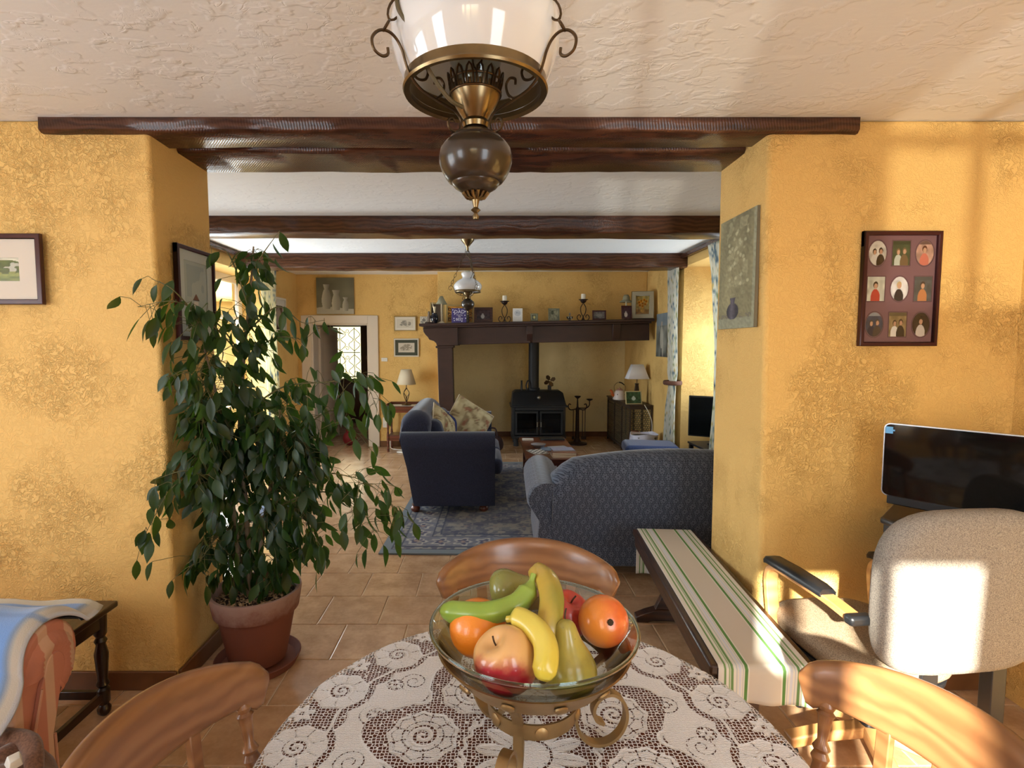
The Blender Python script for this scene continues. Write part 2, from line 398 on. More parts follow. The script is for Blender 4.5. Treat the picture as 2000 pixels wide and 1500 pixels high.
def casement(name, axis, at, u0, u1, z0, z1, fr=.05, mull=(), trans=(), m=PAINTW, dep=.05, pane=True):
    mb = MB()
    def b(p, z, q, zz, d=dep):
        if axis == 'y': mb.box(p, at-d/2, z, q, at+d/2, zz)
        else: mb.box(at-d/2, p, z, at+d/2, q, zz)
    b(u0, z0, u0+fr, z1); b(u1-fr, z0, u1, z1); b(u0, z0, u1, z0+fr); b(u0, z1-fr, u1, z1)
    for x in mull: b(x-fr*.6, z0+fr, x+fr*.6, z1-fr)
    o = struct(name, mb, m, bevel=.005)
    g = MB()
    for z in trans: 
        if axis == 'y': g.box(u0+fr, at-.018, z-.018, u1-fr, at+.018, z+.018)
        else: g.box(at-.018, u0+fr, z-.018, at+.018, u1-fr, z+.018)
    if trans: obj('glazing_bar', g, m, o)
    if pane:
        p = MB()
        if axis == 'y': p.box(u0+fr, at-.002, z0+fr, u1-fr, at+.002, z1-fr)
        else: p.box(at-.002, u0+fr, z0+fr, at+.002, u1-fr, z1-fr)
        obj('pane', p, PANE, o, smooth=0)
    return o
casement('window_1', 'y', -1.2, -3.0, -1.7, 1.0, 2.2, mull=(-2.35,))
casement('window_sun_gap', 'y', -1.2, *[SUN_GAP_HIGH[i] for i in (0, 2, 1, 3)], fr=.03)
struct('wall_sun_block_back', MB().box(-8.5, -2.8, -.1, -1.6, -2.5, 4.6), WALL)  # unseen wall added to keep direct sun out of the near-room windows
struct('wall_sun_block_side', MB().box(-10, 1.6, -.1, -3.65, 2.0, 5.4), WALL)  # out-of-view blocker added to shade the living room's left doors from the sun
casement('window_2', 'y', -1.2, .8, 1.6, .75, 2.15, mull=(1.22,), trans=(1.47, 1.50))
casement('window_3', 'y', -1.2, *[SUN_GAP[i] for i in (0, 2, 1, 3)], fr=.04, mull=(-.19,))
casement('window_4', 'x', -3.45, -.1, 1.2, .4, 2.2, mull=(.55,))
# living room
wall_x('wall_left', -3.3, -2.84, 2.775, 8.3, 2.7, [(3.2,0,4.3,2.3), (5.25,0,7.0,2.38)])
casement('window_5', 'x', -3.2, 5.25, 7.0, 0.02, 2.38, fr=.09, mull=(6.12,), trans=(.75, 1.86))
casement('window_6', 'x', -3.2, 3.2, 4.3, 0.02, 2.3, fr=.09, mull=(3.75,), trans=(.75,))
wall_x('wall_right', 2.25, 2.85, 2.775, 7.75, 2.7, [(5.0,.12,6.3,2.42)])
struct('wall_right_alcove', MB().box(2.25, 7.75, 0, 2.6, 9.2, 2.7), WALL)
casement('window_7', 'x', 2.8, 5.0, 6.3, .75, 2.42, fr=.07, mull=(5.65,))
struct('trim_window_board', MB().box(2.26, 5.0, .10, 2.85, 6.3, .12), WALL)
struct('wall_window_apron', MB().box(2.78, 5.0, .12, 2.85, 6.3, .75), WALL)
wall_y('wall_far', 8.05, 8.3, -3.3, -.62, 2.7, [(-2.64,0,-1.78,1.85)])
struct('wall_chimney_breast', MB().box(-.73, 7.75, 1.72, 2.25, 8.05, 2.7), WALL, bevel=.01)
struct('wall_chimney_left', MB().box(-.73, 7.76, 0, -.62, 9.0, 1.9), WALL, bevel=.01)
struct('wall_hearth', MB().box(-.73, 8.95, 0, 2.6, 9.2, 2.0), make_wall('ochre_roughcast', (244,226,172), (216,192,132), .6))
struct('ceiling', MB().box(-3.6, -1.3, 2.44, 2.5, 2.31, 2.6), CEIL)
struct('ceiling_living', MB().box(-3.3, 2.775, 2.56, 2.85, 8.1, 2.7), CEIL)
struct('ceiling_hearth', MB().box(-.73, 8.05, 1.95, 2.6, 9.2, 2.0), WALL)
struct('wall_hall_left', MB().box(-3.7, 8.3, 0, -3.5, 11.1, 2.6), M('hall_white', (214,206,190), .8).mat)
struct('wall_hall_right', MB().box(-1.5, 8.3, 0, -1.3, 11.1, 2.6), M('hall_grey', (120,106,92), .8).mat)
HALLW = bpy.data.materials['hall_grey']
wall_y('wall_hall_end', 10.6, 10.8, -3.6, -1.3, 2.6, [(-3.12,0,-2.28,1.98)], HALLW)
struct('ceiling_hall', MB().box(-3.6, 8.3, 2.4, -1.3, 10.8, 2.6), bpy.data.materials['hall_white'])
# skirting
def skirt(name, x0, y0, x1, y1): return struct(name, MB().box(x0, y0, 0, x1, y1, .085), SKIRT, bevel=.004)
skirt('baseboard_left', -3.2, 2.275, -1.375, 2.289); skirt('baseboard_reveal_left', -1.372, 2.29, -1.358, 2.775)
skirt('baseboard_right', 1.19, 2.275, 2.235, 2.289); skirt('baseboard_reveal_right', 1.155, 2.29, 1.168, 2.775)
skirt('baseboard_far', -1.64, 8.036, -.75, 8.049); skirt('baseboard_hearth', -.6, 8.935, 2.25, 8.949)
skirt('baseboard_living_left', -2.84, 7.0, -2.826, 8.03)

def beam(name, x0, x1, y0, y1, z0, z1, seed, jit=.006, label=None):
    r = random.Random(seed); n = 40; rings = []
    cy = (y0+y1)/2; cz = (z0+z1)/2; o = [0]*8
    for i in range(n+1):
        x = x0 + (x1-x0)*i/n; o = [.7*q + r.uniform(-1, 1)*jit*.6 for q in o]; e = .012
        rings.append([(x, y0+o[0], z0+e), (x, y0+e, z0+o[1]), (x, y1-e, z0+o[2]), (x, y1+o[3], z0+e), (x, y1, z1), (x, y0, z1)])
    return struct(name, MB().loft(rings), BEAM, smooth=50)
t = beam('trim_lintel_front', -1.83, 1.507, 2.262, 2.448, 2.380, 2.445, 1, .004)
beam('trim_lintel_back', -1.45, 1.2, 2.492, 2.78, 2.379, 2.5, 2, .004)
beam('trim_slot_shade', -1.45, 1.2, 2.43, 2.51, 2.425, 2.445, 5, .001)  # dark board added over the slot so the gap reads as shadow
beam('trim_beam_1', -2.84, 2.25, 4.44, 4.71, 2.425, 2.57, 3)
beam('trim_beam_2', -2.84, 2.25, 6.2, 6.5, 2.40, 2.57, 4)

# white door casing of the far doorway
mb = MB().box(-2.78, 8.02, 0, -2.63, 8.052, 1.96).box(-1.79, 8.02, 0, -1.64, 8.052, 1.96).box(-2.63, 8.02, 1.84, -1.79, 8.052, 1.96)
mb.box(-2.64, 8.04, 0, -2.61, 8.3, 1.84).box(-1.81, 8.04, 0, -1.78, 8.3, 1.84).box(-2.61, 8.04, 1.82, -1.81, 8.3, 1.85)
struct('trim_door_casing', mb, PAINTW, bevel=.006)
# white inner door, standing open into the hall
d1 = struct('door_1', MB().box(0, -.02, .01, .76, .02, 1.81), PAINTW, loc=(-2.60, 8.3, 0), rot=(0, 0, math.radians(86)), bevel=.003)
mb = MB()
for z0, z1 in ((.15, .8), (.95, 1.68)): mb.loft([[(.12,-.021,z0),(.64,-.021,z0),(.64,-.021,z1),(.12,-.021,z1)], [(.14,-.03,z0+.02),(.62,-.03,z0+.02),(.62,-.03,z1-.02),(.14,-.03,z1-.02)]])
obj('door_panel', mb, PAINTW, d1); 
mb = MB().tube([(.70,-.02,.95),(.70,-.06,.95),(.60,-.06,.95)], .009); obj('door_handle', mb, BRASS, d1)
# dark front door with a wrought-iron grille over its glass
FD = M('front_door_wood', (66,36,22), .35).mat
mb = MB().box(-3.12,10.55,0,-2.28,10.6,.86).box(-3.12,10.55,.86,-3.04,10.6,1.98).box(-2.5,10.55,.86,-2.28,10.6,1.98).box(-3.04,10.55,1.88,-2.5,10.6,1.98)
d2 = struct('door_2', mb, FD, bevel=.006)
obj('pane', MB().box(-3.04,10.575,.86,-2.5,10.58,1.88), PANE, d2, smooth=0)
mb = MB().loft([[(-3.0,10.55,.12),(-2.4,10.55,.12),(-2.4,10.55,.76),(-3.0,10.55,.76)],[(-2.96,10.53,.16),(-2.44,10.53,.16),(-2.44,10.53,.72),(-2.96,10.53,.72)]]); obj('door_panel', mb, FD, d2)
mb = MB()
for x in (-2.9, -2.62): mb.tube([(x,10.54,.87),(x,10.54,1.87)], .007, 6)
for z in (1.38,): mb.tube([(-3.03,10.54,z),(-2.51,10.54,z)], .007, 6)
for z in (1.12, 1.63):
    for sx in (-1, 1):
        for cx in (-2.9, -2.62):
            mb.tube(bez([(cx,10.54,z+.22),(cx+sx*.11,10.54,z+.1),(cx+sx*.02,10.54,z),(cx+sx*.11,10.54,z-.1),(cx,10.54,z-.22)], 6), .006, 5)
    mb.tube(spiral((-2.76,10.54,z+.17), .045, 1.2, PI), .005, 5); mb.tube(spiral((-2.76,10.54,z-.17), .045, -1.2, PI), .005, 5)
obj('grille', mb, BLACKMETAL, d2)
# what is outside: pale terrace, an ochre house wing beyond the French doors, a hedge and a neighbour's wall in front of the hall door
struct('floor_terrace', MB().box(-14, -8, -.2, -3.7, 20, -.07).box(-3.7, 11.2, -.2, 6, 20, -.07), M('terrace_paving', (196,186,168), .8).mat, smooth=0)
OUTW = M('ochre_render_outside', (232,196,116), .85).mat
struct('wall_wing_outside', MB().box(-6.2, 8.6, -.1, -3.7, 9.0, 2.2).prism([(-6.4,2.2),(-3.65,2.2),(-3.65,2.75),(-6.4,2.35)], 'y', 8.5, 9.1), OUTW)
struct('wall_neighbour', MB().box(-5.4, 13.4, -.1, -2.5, 13.6, 2.6), M('neighbour_render', (120,116,92), .85).mat)
mb = MB(); r = random.Random(5)
for k in range(900):
    c = Vector((r.uniform(-2.9, -1.0), r.uniform(12.3, 12.9), r.uniform(.0, 2.3))); a = Vector((r.uniform(-1,1), r.uniform(-1,1), r.uniform(-1,1))).normalized()*.05; b = a.orthogonal().normalized()*.03
    mb.add([c-a, c+b, c+a, c-b], [(0,1,2,3)])
hd = obj('hedge', mb, M('hedge_leaf', (52,74,34), .7).mat, smooth=0, kind='stuff'); tag(hd, 'dark green hedge seen through the glass of the front door', 'hedge')

# curtain rails and curtains
def rail(name, label, x, y0, y1):
    t = thing(name, label, 'curtain rail', (x, (y0+y1)/2, 2.5)); L = (y1-y0)/2
    obj('rail', MB().box(-.02, -L, -.0, .02, L, .045), BEAM, t, bevel=.004)
    obj('end_stop', MB().box(-.028, -L-.03, -.012, .028, -L, .05).box(-.028, L, -.012, .028, L+.03, .05), BEAM, t, bevel=.004); return t
rail('curtain_rail', 'dark wooden curtain rail under the ceiling above the left French doors', -2.79, 4.85, 7.15)
rail('curtain_rail', 'dark wooden curtain rail under the ceiling above the right window', 2.19, 5.05, 7.0)
def floral(X, Y, seed=0, ground=(228,226,214)):
    c = base(X, ground); n = npnoise(X, Y*6, 7, seed); k = npnoise(X, Y*6, 16, seed+1)
    put(c, (n > .66) & (k > .4), (142,162,166), .65); put(c, (n > .76) & (k > .55), (96,122,142), .7); put(c, (n < .3) & (k > .62), (138,148,96), .7); put(c, (n > .55) & (n < .6) & (k > .5), (196,170,90), .6)
    return c
CURT = M('printed_curtain_cotton', (220,220,210), .85); CURT.color(CURT.attr('Col')); CURT.set('Subsurface Weight', 0.0)
_tr = CURT.nt.nodes.new('ShaderNodeBsdfTranslucent'); CURT.nt.links.new(CURT.attr('Col'), _tr.inputs[0]); _mx = CURT.nt.nodes.new('ShaderNodeMixShader'); _mx.inputs[0].default_value = .45
CURT.nt.links.new(CURT.b.outputs[0], _mx.inputs[1]); CURT.nt.links.new(_tr.outputs[0], _mx.inputs[2]); CURT.nt.links.new(_mx.outputs[0], CURT.nt.nodes['Material Output'].inputs[0])
CURT = CURT.mat
def curtain(label, x, z0, z1, prof, waves=6, amp=.035, seed=0, tie=None, ground=(228,226,214)):
    # prof: list of (t from top 0..1, y centre, width)
    t = thing('curtain', label, 'curtain', (x, prof[0][1], z1)); nx, nz = 84, 80; T = [p[0] for p in prof]
    X, Y = np.meshgrid(np.linspace(0, 1, nx+1), np.linspace(0, 1, nz+1)); X = X.ravel(); Y = Y.ravel()
    yc = np.interp(1-Y, T, [p[1] for p in prof]); ww = np.interp(1-Y, T, [p[2] for p in prof])
    amps = amp*(.6 + .5*np.sin(Y*3+seed)) * np.clip(ww/.3, .5, 1.2)
    vx = amps*np.sin(2*PI*waves*X + 1.2*np.sin(Y*4+seed)) ; vy = yc-prof[0][1] + (X-.5)*ww; vz = (Y-1)*(z1-z0)
    i = np.arange(nx*nz); r = i//nx; c = i % nx; a = r*(nx+1)+c
    o = obj('curtain_cloth', colmesh('curtain_cloth', np.c_[vx, vy, vz], np.c_[a, a+1, a+nx+2, a+nx+1], floral(X, Y, seed, ground), CURT), None, t)
    m = o.modifiers.new('thick', 'SOLIDIFY'); m.thickness = .003
    if tie:
        zt, yt, wt = tie
        mb = MB().torus(wt/2, .016, (0, yt-prof[0][1], zt-z1), 24, 8, 1.6); mb.v = [(p[0]*.75, p[1], p[2]) for p in mb.v]
        obj('tieback', mb, M('brown_rope', (96,60,44), .8).mat, t)
    return t
curtain('pale floral curtain gathered at the far side of the left French doors', -2.76, .02, 2.5, [(0,6.80,.52),(.35,6.88,.36),(1,7.0,.42)], 6, .035, 3, ground=(240,236,210))
curtain('blue flowered white curtain held in by a brown tieback, far side of the right window', 2.16, .02, 2.5, [(0,6.42,.36),(.3,6.38,.34),(.53,6.34,.34),(.575,6.34,.24),(.7,6.40,.30),(1,6.44,.34)], 6, .03, 9, tie=(1.08, 6.34, .25))
curtain('blue flowered curtain at the near side of the right window, partly behind the pier', 2.16, .02, 2.5, [(0,5.22,.36),(.12,5.16,.26),(.4,5.06,.2),(.6,5.04,.2),(1,5.1,.3)], 5, .03, 14)

# ================================================================== LIVING ROOM
# ---- mantel (slightly out of level like the old house), hung from a root turned by 1.2 degrees
MZ = lambda x: 1.826 + .021*x                              # top of the shelf
mt = thing('mantelpiece', 'long dark oak mantelpiece with a scrolled corbel spanning the hearth', 'mantelpiece', (0, 7.5, MZ(0)))
mt.rotation_euler = (0, -math.atan(.021), 0)
obj('shelf', MB().box(-.93, -.30, -.035, 2.2, .25, 0).box(-.88, -.26, -.06, 2.17, .25, -.035), MANTEL, mt, bevel=.006)
obj('fascia_beam', MB().box(-.45, -.22, -.29, .55, -.12, -.06).box(.55, -.19, -.285, 2.16, -.12, -.06), MANTEL, mt, bevel=.006)
prof = [(-.88,-.06),(-.42,-.06),(-.42,-.30),(-.70,-.30),(-.71,-.265),(-.74,-.235),(-.80,-.215),(-.82,-.18),(-.85,-.15),(-.875,-.11)]
obj('corbel', MB().prism(prof, 'y', -.28, .24), MANTEL, mt, bevel=.005)
obj('corbel', MB().prism([(-.27,-.06),(-.27,-.17),(-.24,-.20),(-.22,-.26),(-.19,-.285),(-.12,-.285),(-.12,-.06)], 'x', .5, .58), MANTEL, mt, bevel=.004)
obj('corbel', MB().prism([(-.24,-.06),(-.22,-.17),(-.19,-.27),(-.12,-.285),(-.12,-.06)], 'x', 1.66, 1.76), MANTEL, mt, bevel=.004)
obj('post', MB().box(-.70, -.24, -1.83, -.50, .0, -.30).box(-.72, -.26, -.33, -.48, .02, -.30), MANTEL, mt, bevel=.006)
MY = 7.32                                                  # a line along the shelf where the ornaments stand

def stand_frame(label, w, h, fw, x, fmat, fn, y=MY, rz=0, lean=-.16, n=(30, 40), strut=True, z=None, name='photo_frame', cat='photo frame', d=.015, group='ornaments along the mantelpiece', mat_col=None, mat_w=0):
    t = framed(name, label, cat, w, h, fw, d, fmat, (x, y, (MZ(x) if z is None else z) + .001), rz, mat_col, mat_w, fn, n, lean, group=group)
    if strut:
        obj('easel_strut', MB().hexa([(-.02,.06+.02*0,-.008),(.02,.06,-.008),(.02,.064,-.008),(-.02,.064,-.008),(-.012,.0,h*.7),(.012,.0,h*.7),(.012,.004,h*.7),(-.012,.004,h*.7)]), BLACKPL, t)
    return t
def dim_photo(bg, fig, pos=(.5,.35), r=(.22,.3)):
    def fn(X, Y):
        c = base(X, bg)*(.7+.6*npnoise(X, Y, 7, 3))[:, None]
        put(c, ell(X, Y, pos[0], pos[1], *r), fig, .85); put(c, ell(X, Y, pos[0], pos[1]+r[1]*1.05, r[0]*.5, r[1]*.4), tuple(q*.85 for q in fig), .85); return c
    return fn
# little lamps at both ends
def small_lamp(label, x, y, h, shade, stem_r=.012, bowl=False):
    t = thing('table_lamp', label, 'lamp', (x, y, MZ(x)), 0, 'ornaments along the mantelpiece')
    sm = M('cream_painted_metal', (220,206,176), .5).mat
    obj('base', MB().lathe([(0,0),(.045,0),(.045,.008),(.03,.018),(.014,.03)], 20), sm, t)
    obj('stem', MB().lathe([(stem_r,.025),(stem_r,.1),(stem_r*1.2,.11),(stem_r,.12),(stem_r*.9,h-.09)], 14), sm, t)
    o = obj('lamp_shade', MB().lathe(shade, 28, cap=False), M('sage_shade', (150,146,120), .85).mat, t); o.location = (0,0,h); m = o.modifiers.new('t', 'SOLIDIFY'); m.thickness = .002
    return t
small_lamp('small lamp with a sage coolie shade on a cream stem, left end of the mantel', -.635, 7.28, .36, [(.078,-.105),(.05,-.06),(.02,0)])
small_lamp('small lamp with a stepped sage shade at the right end of the mantel', 1.87, 7.42, .34, [(.09,-.10),(.085,-.09),(.05,-.07),(.045,-.03),(.028,0)], .01)
BRN = wood('brown_frame_wood', (74,42,32), (52,28,22), .4); GILT = M('gilt_frame', (176,150,96), .4, .5).mat; SILV = M('silver_frame', (170,166,156), .3, .8).mat; SAGE = M('sage_frame', (120,118,92), .6).mat
# left end clutter
t = thing('tile_picture', 'small pale square tile picture leaning at the far left of the mantel', 'ornament', (-.88, 7.34, MZ(-.88)), .2, 'ornaments along the mantelpiece')
obj('tile', MB().box(-.05, 0, 0, .05, .008, .10), M('china', (214,206,190), .3).mat, t, bevel=.002); sheet('tile_print', .09, .09, dim_photo((200,190,172),(130,120,110),(.5,.5),(.25,.2)), 16, 16, PRINT, t, loc=(0,-.001,.005))
t = thing('figurine', 'small grey and brown figurine group at the left end of the mantel', 'figurine', (-.80, 7.25, MZ(-.8)), 0, 'ornaments along the mantelpiece')
obj('plinth', MB().lathe([(0,0),(.055,0),(.055,.012),(.045,.018)], 20), WROUGHT, t)
STN = M('grey_brown_stone', (120,104,88), .7).mat
obj('figure', MB().lathe([(.001,.018),(.034,.018),(.026,.05),(.030,.08),(.018,.11),(.012,.12),(.018,.135),(.014,.155),(.001,.165)], 14), STN, t)
obj('figure', MB().lathe([(.001,.018),(.024,.018),(.018,.04),(.022,.06),(.01,.08),(.013,.09),(.008,.105),(.001,.11)], 14, (.04,-.02,0)), M('pale_bisque', (190,176,158), .6).mat, t)
t = thing('vase', 'round black glazed vase with a cream wedge of paper in it', 'vase', (-.725, 7.24, MZ(-.725)), 0, 'ornaments along the mantelpiece')
obj('body', MB().lathe([(0,0),(.03,0),(.05,.03),(.056,.065),(.05,.1),(.034,.125),(.036,.135),(.03,.135)], 24), M('black_glaze', (20,22,32), .15).mat, t)
obj('paper_spill', MB().lathe([(.008,.10),(.012,.16),(.02,.215),(.022,.22)], 10).hexa([(-.025,-.004,.21),(-.01,-.004,.21),(-.01,.004,.21),(-.025,.004,.21),(-.032,-.003,.285),(-.028,-.003,.285),(-.028,.003,.285),(-.032,.003,.285)]), M('cream_paper', (222,206,170), .7).mat, t)
t = stand_frame('tall narrow mirror in a dark frame propped at the left end of the mantel', .2, .30, .02, -.72, GILT, lambda X, Y: base(X, (74,60,46))*(.6+.8*X)[:, None], y=7.55, lean=-.1, strut=False, name='propped_mirror', cat='mirror')  # mirror's reflection painted as a left-to-right brown gradient
t = stand_frame('large gilt scrollwork frame behind the purple card', .38, .26, .022, -.40, GILT, dim_photo((196,140,60),(150,100,40)), y=7.5, lean=-.12, strut=False, name='gilt_frame')
mb = MB()
for sx in (-1, 1):
    for z in (.06, .13, .2): mb.tube(spiral((sx*.14, -.02, z), .03, 1.1*sx, 0), .004, 5)
obj('scrollwork', mb, WROUGHT, t)
stand_frame('small dark framed picture mostly hidden by the purple card', .2, .2, .012, -.37, BRN, dim_photo((90,86,70),(150,150,130)), y=7.42, lean=-.1)
# the purple greeting card: white words on it
t = thing('greeting_card', 'purple greeting card with white lettering DAD and white dots', 'card', (-.40, 7.22, MZ(-.4)), 0, 'ornaments along the mantelpiece')
PUR = M('purple_card', (66,56,110), .5).mat
obj('front', MB().box(-.098, 0, 0, .098, .001, .195), PUR, t, smooth=0, rot=(-.10, 0, 0)); obj('back', MB().box(-.098, 0, 0, .098, .001, .19), PUR, t, smooth=0, loc=(0, .055, 0), rot=(.16, 0, 0))
INK = M('white_ink', (226,224,236), .6).mat
def text(s, size, mat, parent, loc, rot=(PI/2, 0, 0), ext=.0005, name='lettering'):
    c = bpy.data.curves.new(name, 'FONT'); c.body = s; c.size = size; c.align_x = 'CENTER'; c.extrude = ext; c.resolution_u = 2
    o = bpy.data.objects.new(name, c); COL.objects.link(o); me = bpy.data.meshes.new_from_object(o); bpy.data.objects.remove(o)
    me.materials.clear(); me.materials.append(mat); q = bpy.data.objects.new(name, me); COL.objects.link(q); q.parent = parent; q.location = loc; q.rotation_euler = rot; return q
lr = (PI/2 - .10, 0, 0)
text('DAD', .066, INK, t, (.008, .0112, .125), lr); text("You're", .03, INK, t, (.008, .006, .094), lr); text('the', .026, INK, t, (.008, .004, .072), lr); text('BEST', .046, INK, t, (.008, .001, .03), lr)
mb = MB()
for x, z in ((-.08,.17),(-.07,.14),(-.055,.115),(-.065,.06),(-.06,.03),(.085,.15),(.08,.1),(.09,.06),(.04,.02),(0,.185)): mb.ball((x, z*.0998-.001, z), .007, 8, 6, sy=.15)
obj('dots', mb, INK, t)
stand_frame('dark brown wooden frame with a small pale figure in the photograph', .25, .205, .035, -.075, BRN, dim_photo((60,44,44),(170,166,160),(.45,.35),(.13,.22)))
# candlesticks
def candlestick(label, x):
    t = thing('candlestick', label, 'candlestick', (x, MY-.02, MZ(x)), 0, 'ornaments along the mantelpiece')
    mb = MB()
    for s in (-1, 1):
        mb.tube(bez([(0,0,.235),(s*.034,0,.17),(s*.028,0,.10),(0,0,.05)], 8), .0055, 6)
        mb.tube(bez([(0,0,.05),(s*.02,0,.005),(s*.06,0,.004),(s*.082,0,.04),(s*.06,0,.075),(s*.035,0,.062),(s*.04,0,.038)], 7), .0055, 6)
    obj('scroll_stem', mb, WROUGHT, t)
    obj('foot', MB().tube(bez([(0,0,.05),(0,.03,.006),(0,.07,.004)], 6), .0055, 6).tube(bez([(0,0,.05),(0,-.03,.006),(0,-.07,.004)], 6), .0055, 6), WROUGHT, t)
    obj('drip_dish', MB().lathe([(0,.23),(.02,.232),(.038,.25),(.042,.268),(.062,.274),(.062,.28),(.03,.278),(0,.276)], 28), WROUGHT, t)
    obj('candle', MB().lathe([(0,.277),(.03,.277),(.031,.33),(.029,.352),(.024,.348),(0,.342)], 24), M('ivory_wax', (226,216,196), .5).mat, t)
    obj('wick', MB().lathe([(.0015,.34),(.001,.355)], 6), BLACKPL, t); return t
candlestick('wrought iron candlestick with a white candle, left of the two on the mantel', .21)
candlestick('wrought iron candlestick with a white candle, right of the two on the mantel', 1.265)
def cardfn(X, Y):
    c = base(X, (216,214,210)); put(c, ell(X, Y, .5, .65, .34, .22), (176,180,184), .8); put(c, ell(X, Y, .42, .68, .07, .06), (120,130,140)); put(c, ell(X, Y, .62, .66, .08, .05), (150,158,166)); put(c, (Y < .38) & (Y > .1) & (X > .12) & (X < .88), (196,194,190), .6); return c
t = thing('greeting_card', 'white greeting card with a pale grey picture, in the middle of the mantel', 'card', (.385, MY-.03, MZ(.385)), 0, 'ornaments along the mantelpiece')
sheet('front', .13, .18, cardfn, 26, 36, PRINT, t, rot=(-.08,0,0)); obj('back', MB().box(-.065,0,0,.065,.001,.178), M('white_card', (220,218,214), .7).mat, t, loc=(0,.05,0), rot=(.12,0,0), smooth=0)
stand_frame('tiny sage green frame with a yellow centre', .10, .105, .022, .61, SAGE, dim_photo((110,112,90),(220,210,130),(.5,.5),(.25,.25)), n=(12,12), d=.02)
t = stand_frame('grey green upright plaque with a dark rose, centre right of the mantel', .15, .17, .012, .875, SAGE, lambda X, Y: put(base(X, (124,122,98))*(.8+.4*npnoise(X, Y, 9, 4))[:, None], ell(X, Y, .35, .7, .15, .2), (60,64,44), .9))
t = thing('glass_ornament', 'small clear glass ornament just left of the right candlestick', 'ornament', (1.085, MY-.02, MZ(1.085)), 0, 'ornaments along the mantelpiece')
obj('dish', MB().lathe([(0,0),(.02,0),(.012,.012),(.04,.03),(.044,.055),(.038,.055),(.03,.035),(0,.025)], 20), glassm('grey_glass', (200,205,205)), t); obj('finial', MB().lathe([(0,.055),(.01,.06),(.004,.07),(.013,.085),(.008,.1),(0,.108)], 12), SILV, t)
stand_frame('low dark red landscape frame right of the right candlestick', .185, .13, .018, 1.485, M('oxblood_frame', (66,26,30), .35).mat, dim_photo((96,92,90),(130,126,122),(.5,.5),(.3,.2)))
stand_frame('upright dark red frame with a pale figure, in front of the right small lamp', .14, .18, .015, 1.83, bpy.data.materials['oxblood_frame'], dim_photo((60,36,48),(214,206,200),(.4,.3),(.2,.22)), y=7.22)
def flowers_fn(X, Y):
    n = npnoise(X, Y, 10, 8); c = base(X, (176,152,84)); put(c, Y < .28, (150,110,40)); put(c, ell(X, Y, .5, .25, .16, .16), (196,150,60))
    for k, (x, y) in enumerate(((.3,.5),(.5,.6),(.7,.55),(.4,.72),(.62,.78),(.5,.45),(.78,.7),(.25,.65))): put(c, ell(X, Y, x, y, .1, .08), (190,120,20)); put(c, ell(X, Y, x, y, .04, .035), (80,44,14))
    return c*(.8+.35*n)[:, None]
stand_frame('thick pale distressed frame with a yellow flower painting at the right end of the mantel', .29, .37, .06, 2.06, M('distressed_cream', (168,160,136), .7).mat, flowers_fn, y=7.3, rz=math.radians(-14), lean=-.14, d=.05, n=(50,60), name='framed_flower_painting', cat='picture')

# ---- pictures on the far walls
def vases(X, Y):
    c = base(X, (112,108,86))*(.9+.2*npnoise(X, Y, 5, 2))[:, None]; put(c, Y < .17+.03*np.sin(X*5), (176,170,152))
    for cx, b, h, r, nk in ((.27,.14,.68,.13,.05), (.53,.10,.56,.12,.07), (.78,.08,.38,.085,.035)):
        t = np.clip((Y-b)/h, 0, 1); w = np.where(t < .78, r*(.45+.55*np.sin(np.clip(t/.78, 0, 1)*PI*.80+.45)), nk + .03*(t-.78)/.22*1.2); m_ = (Y > b) & (Y < b+h) & (np.abs(X-cx) < w)
        sh = np.clip(1 - .35*(X-cx+w)/(2*w+1e-6), .5, 1); c[m_] = np.array((190,184,166))*sh[m_][:, None]
    return c
t = thing('canvas_painting', 'unframed canvas painting of three pale vases above the far doorway', 'picture', (-2.265, 8.02, 1.98))
obj('stretcher', MB().box(-.275,0,0,.275,.03,.53), M('canvas_edge', (120,112,92), .9).mat, t); sheet('painting', .548, .528, vases, 90, 90, CANVASM, t, loc=(0,-.001,.001))
def sketch(X, Y):
    c = base(X, (214,206,188)); n = npnoise(X, Y, 14, 11); m_ = ell(X, Y, .5, .5, .36, .34) & (n > .45); return put(c, m_, (120,116,108), .7)
def tree_sketch(X, Y):
    c = base(X, (206,196,178)); n = npnoise(X, Y, 12, 12); return put(c, (ell(X, Y, .55, .55, .3, .33) | ell(X, Y, .3, .4, .2, .2)) & (n > .3), (130,120,104), .7)
framed('framed_sketch', 'gilt framed drawing of two cottages, upper of the two beside the mantel', 'picture', .33, .22, .014, .015, GILT, (-1.24, 8.04, 1.73), 0, (224,216,200), .03, sketch, (50, 34), group='small pictures beside the mantel')
framed('framed_sketch', 'white framed print with a dark green mount, lower of the two beside the mantel', 'picture', .37, .27, .02, .015, M('white_frame', (214,204,186), .5).mat, (-1.225, 8.04, 1.35), 0, (70,72,56), .045, tree_sketch, (50, 34), group='small pictures beside the mantel')
framed('framed_print', 'white framed print with a dark upright picture on the left wall by the doorway', 'picture', .50, .54, .03, .02, bpy.data.materials['white_frame'], (-2.82, 7.27, 1.62), PI/2, (206,200,186), .08, dim_photo((84,66,60),(150,140,130),(.5,.5),(.3,.4)), (30, 50))
def figure(X, Y):
    c = base(X, (96,96,88))*(.6+.9*npnoise(X, Y, 6, 21))[:, None]; put(c, Y > .72, (120,132,140), .8); put(c, ell(X, Y, .5, .45, .14, .26), (186,178,160), .8); put(c, ell(X, Y, .5, .76, .08, .06), (170,150,130), .9); put(c, ell(X, Y, .62, .2, .06, .2), (180,172,156), .8); return c
t = thing('canvas_painting', 'unframed grey painting of a standing figure on the right wall beside the hearth', 'picture', (2.235, 7.02, 1.37), -PI/2)
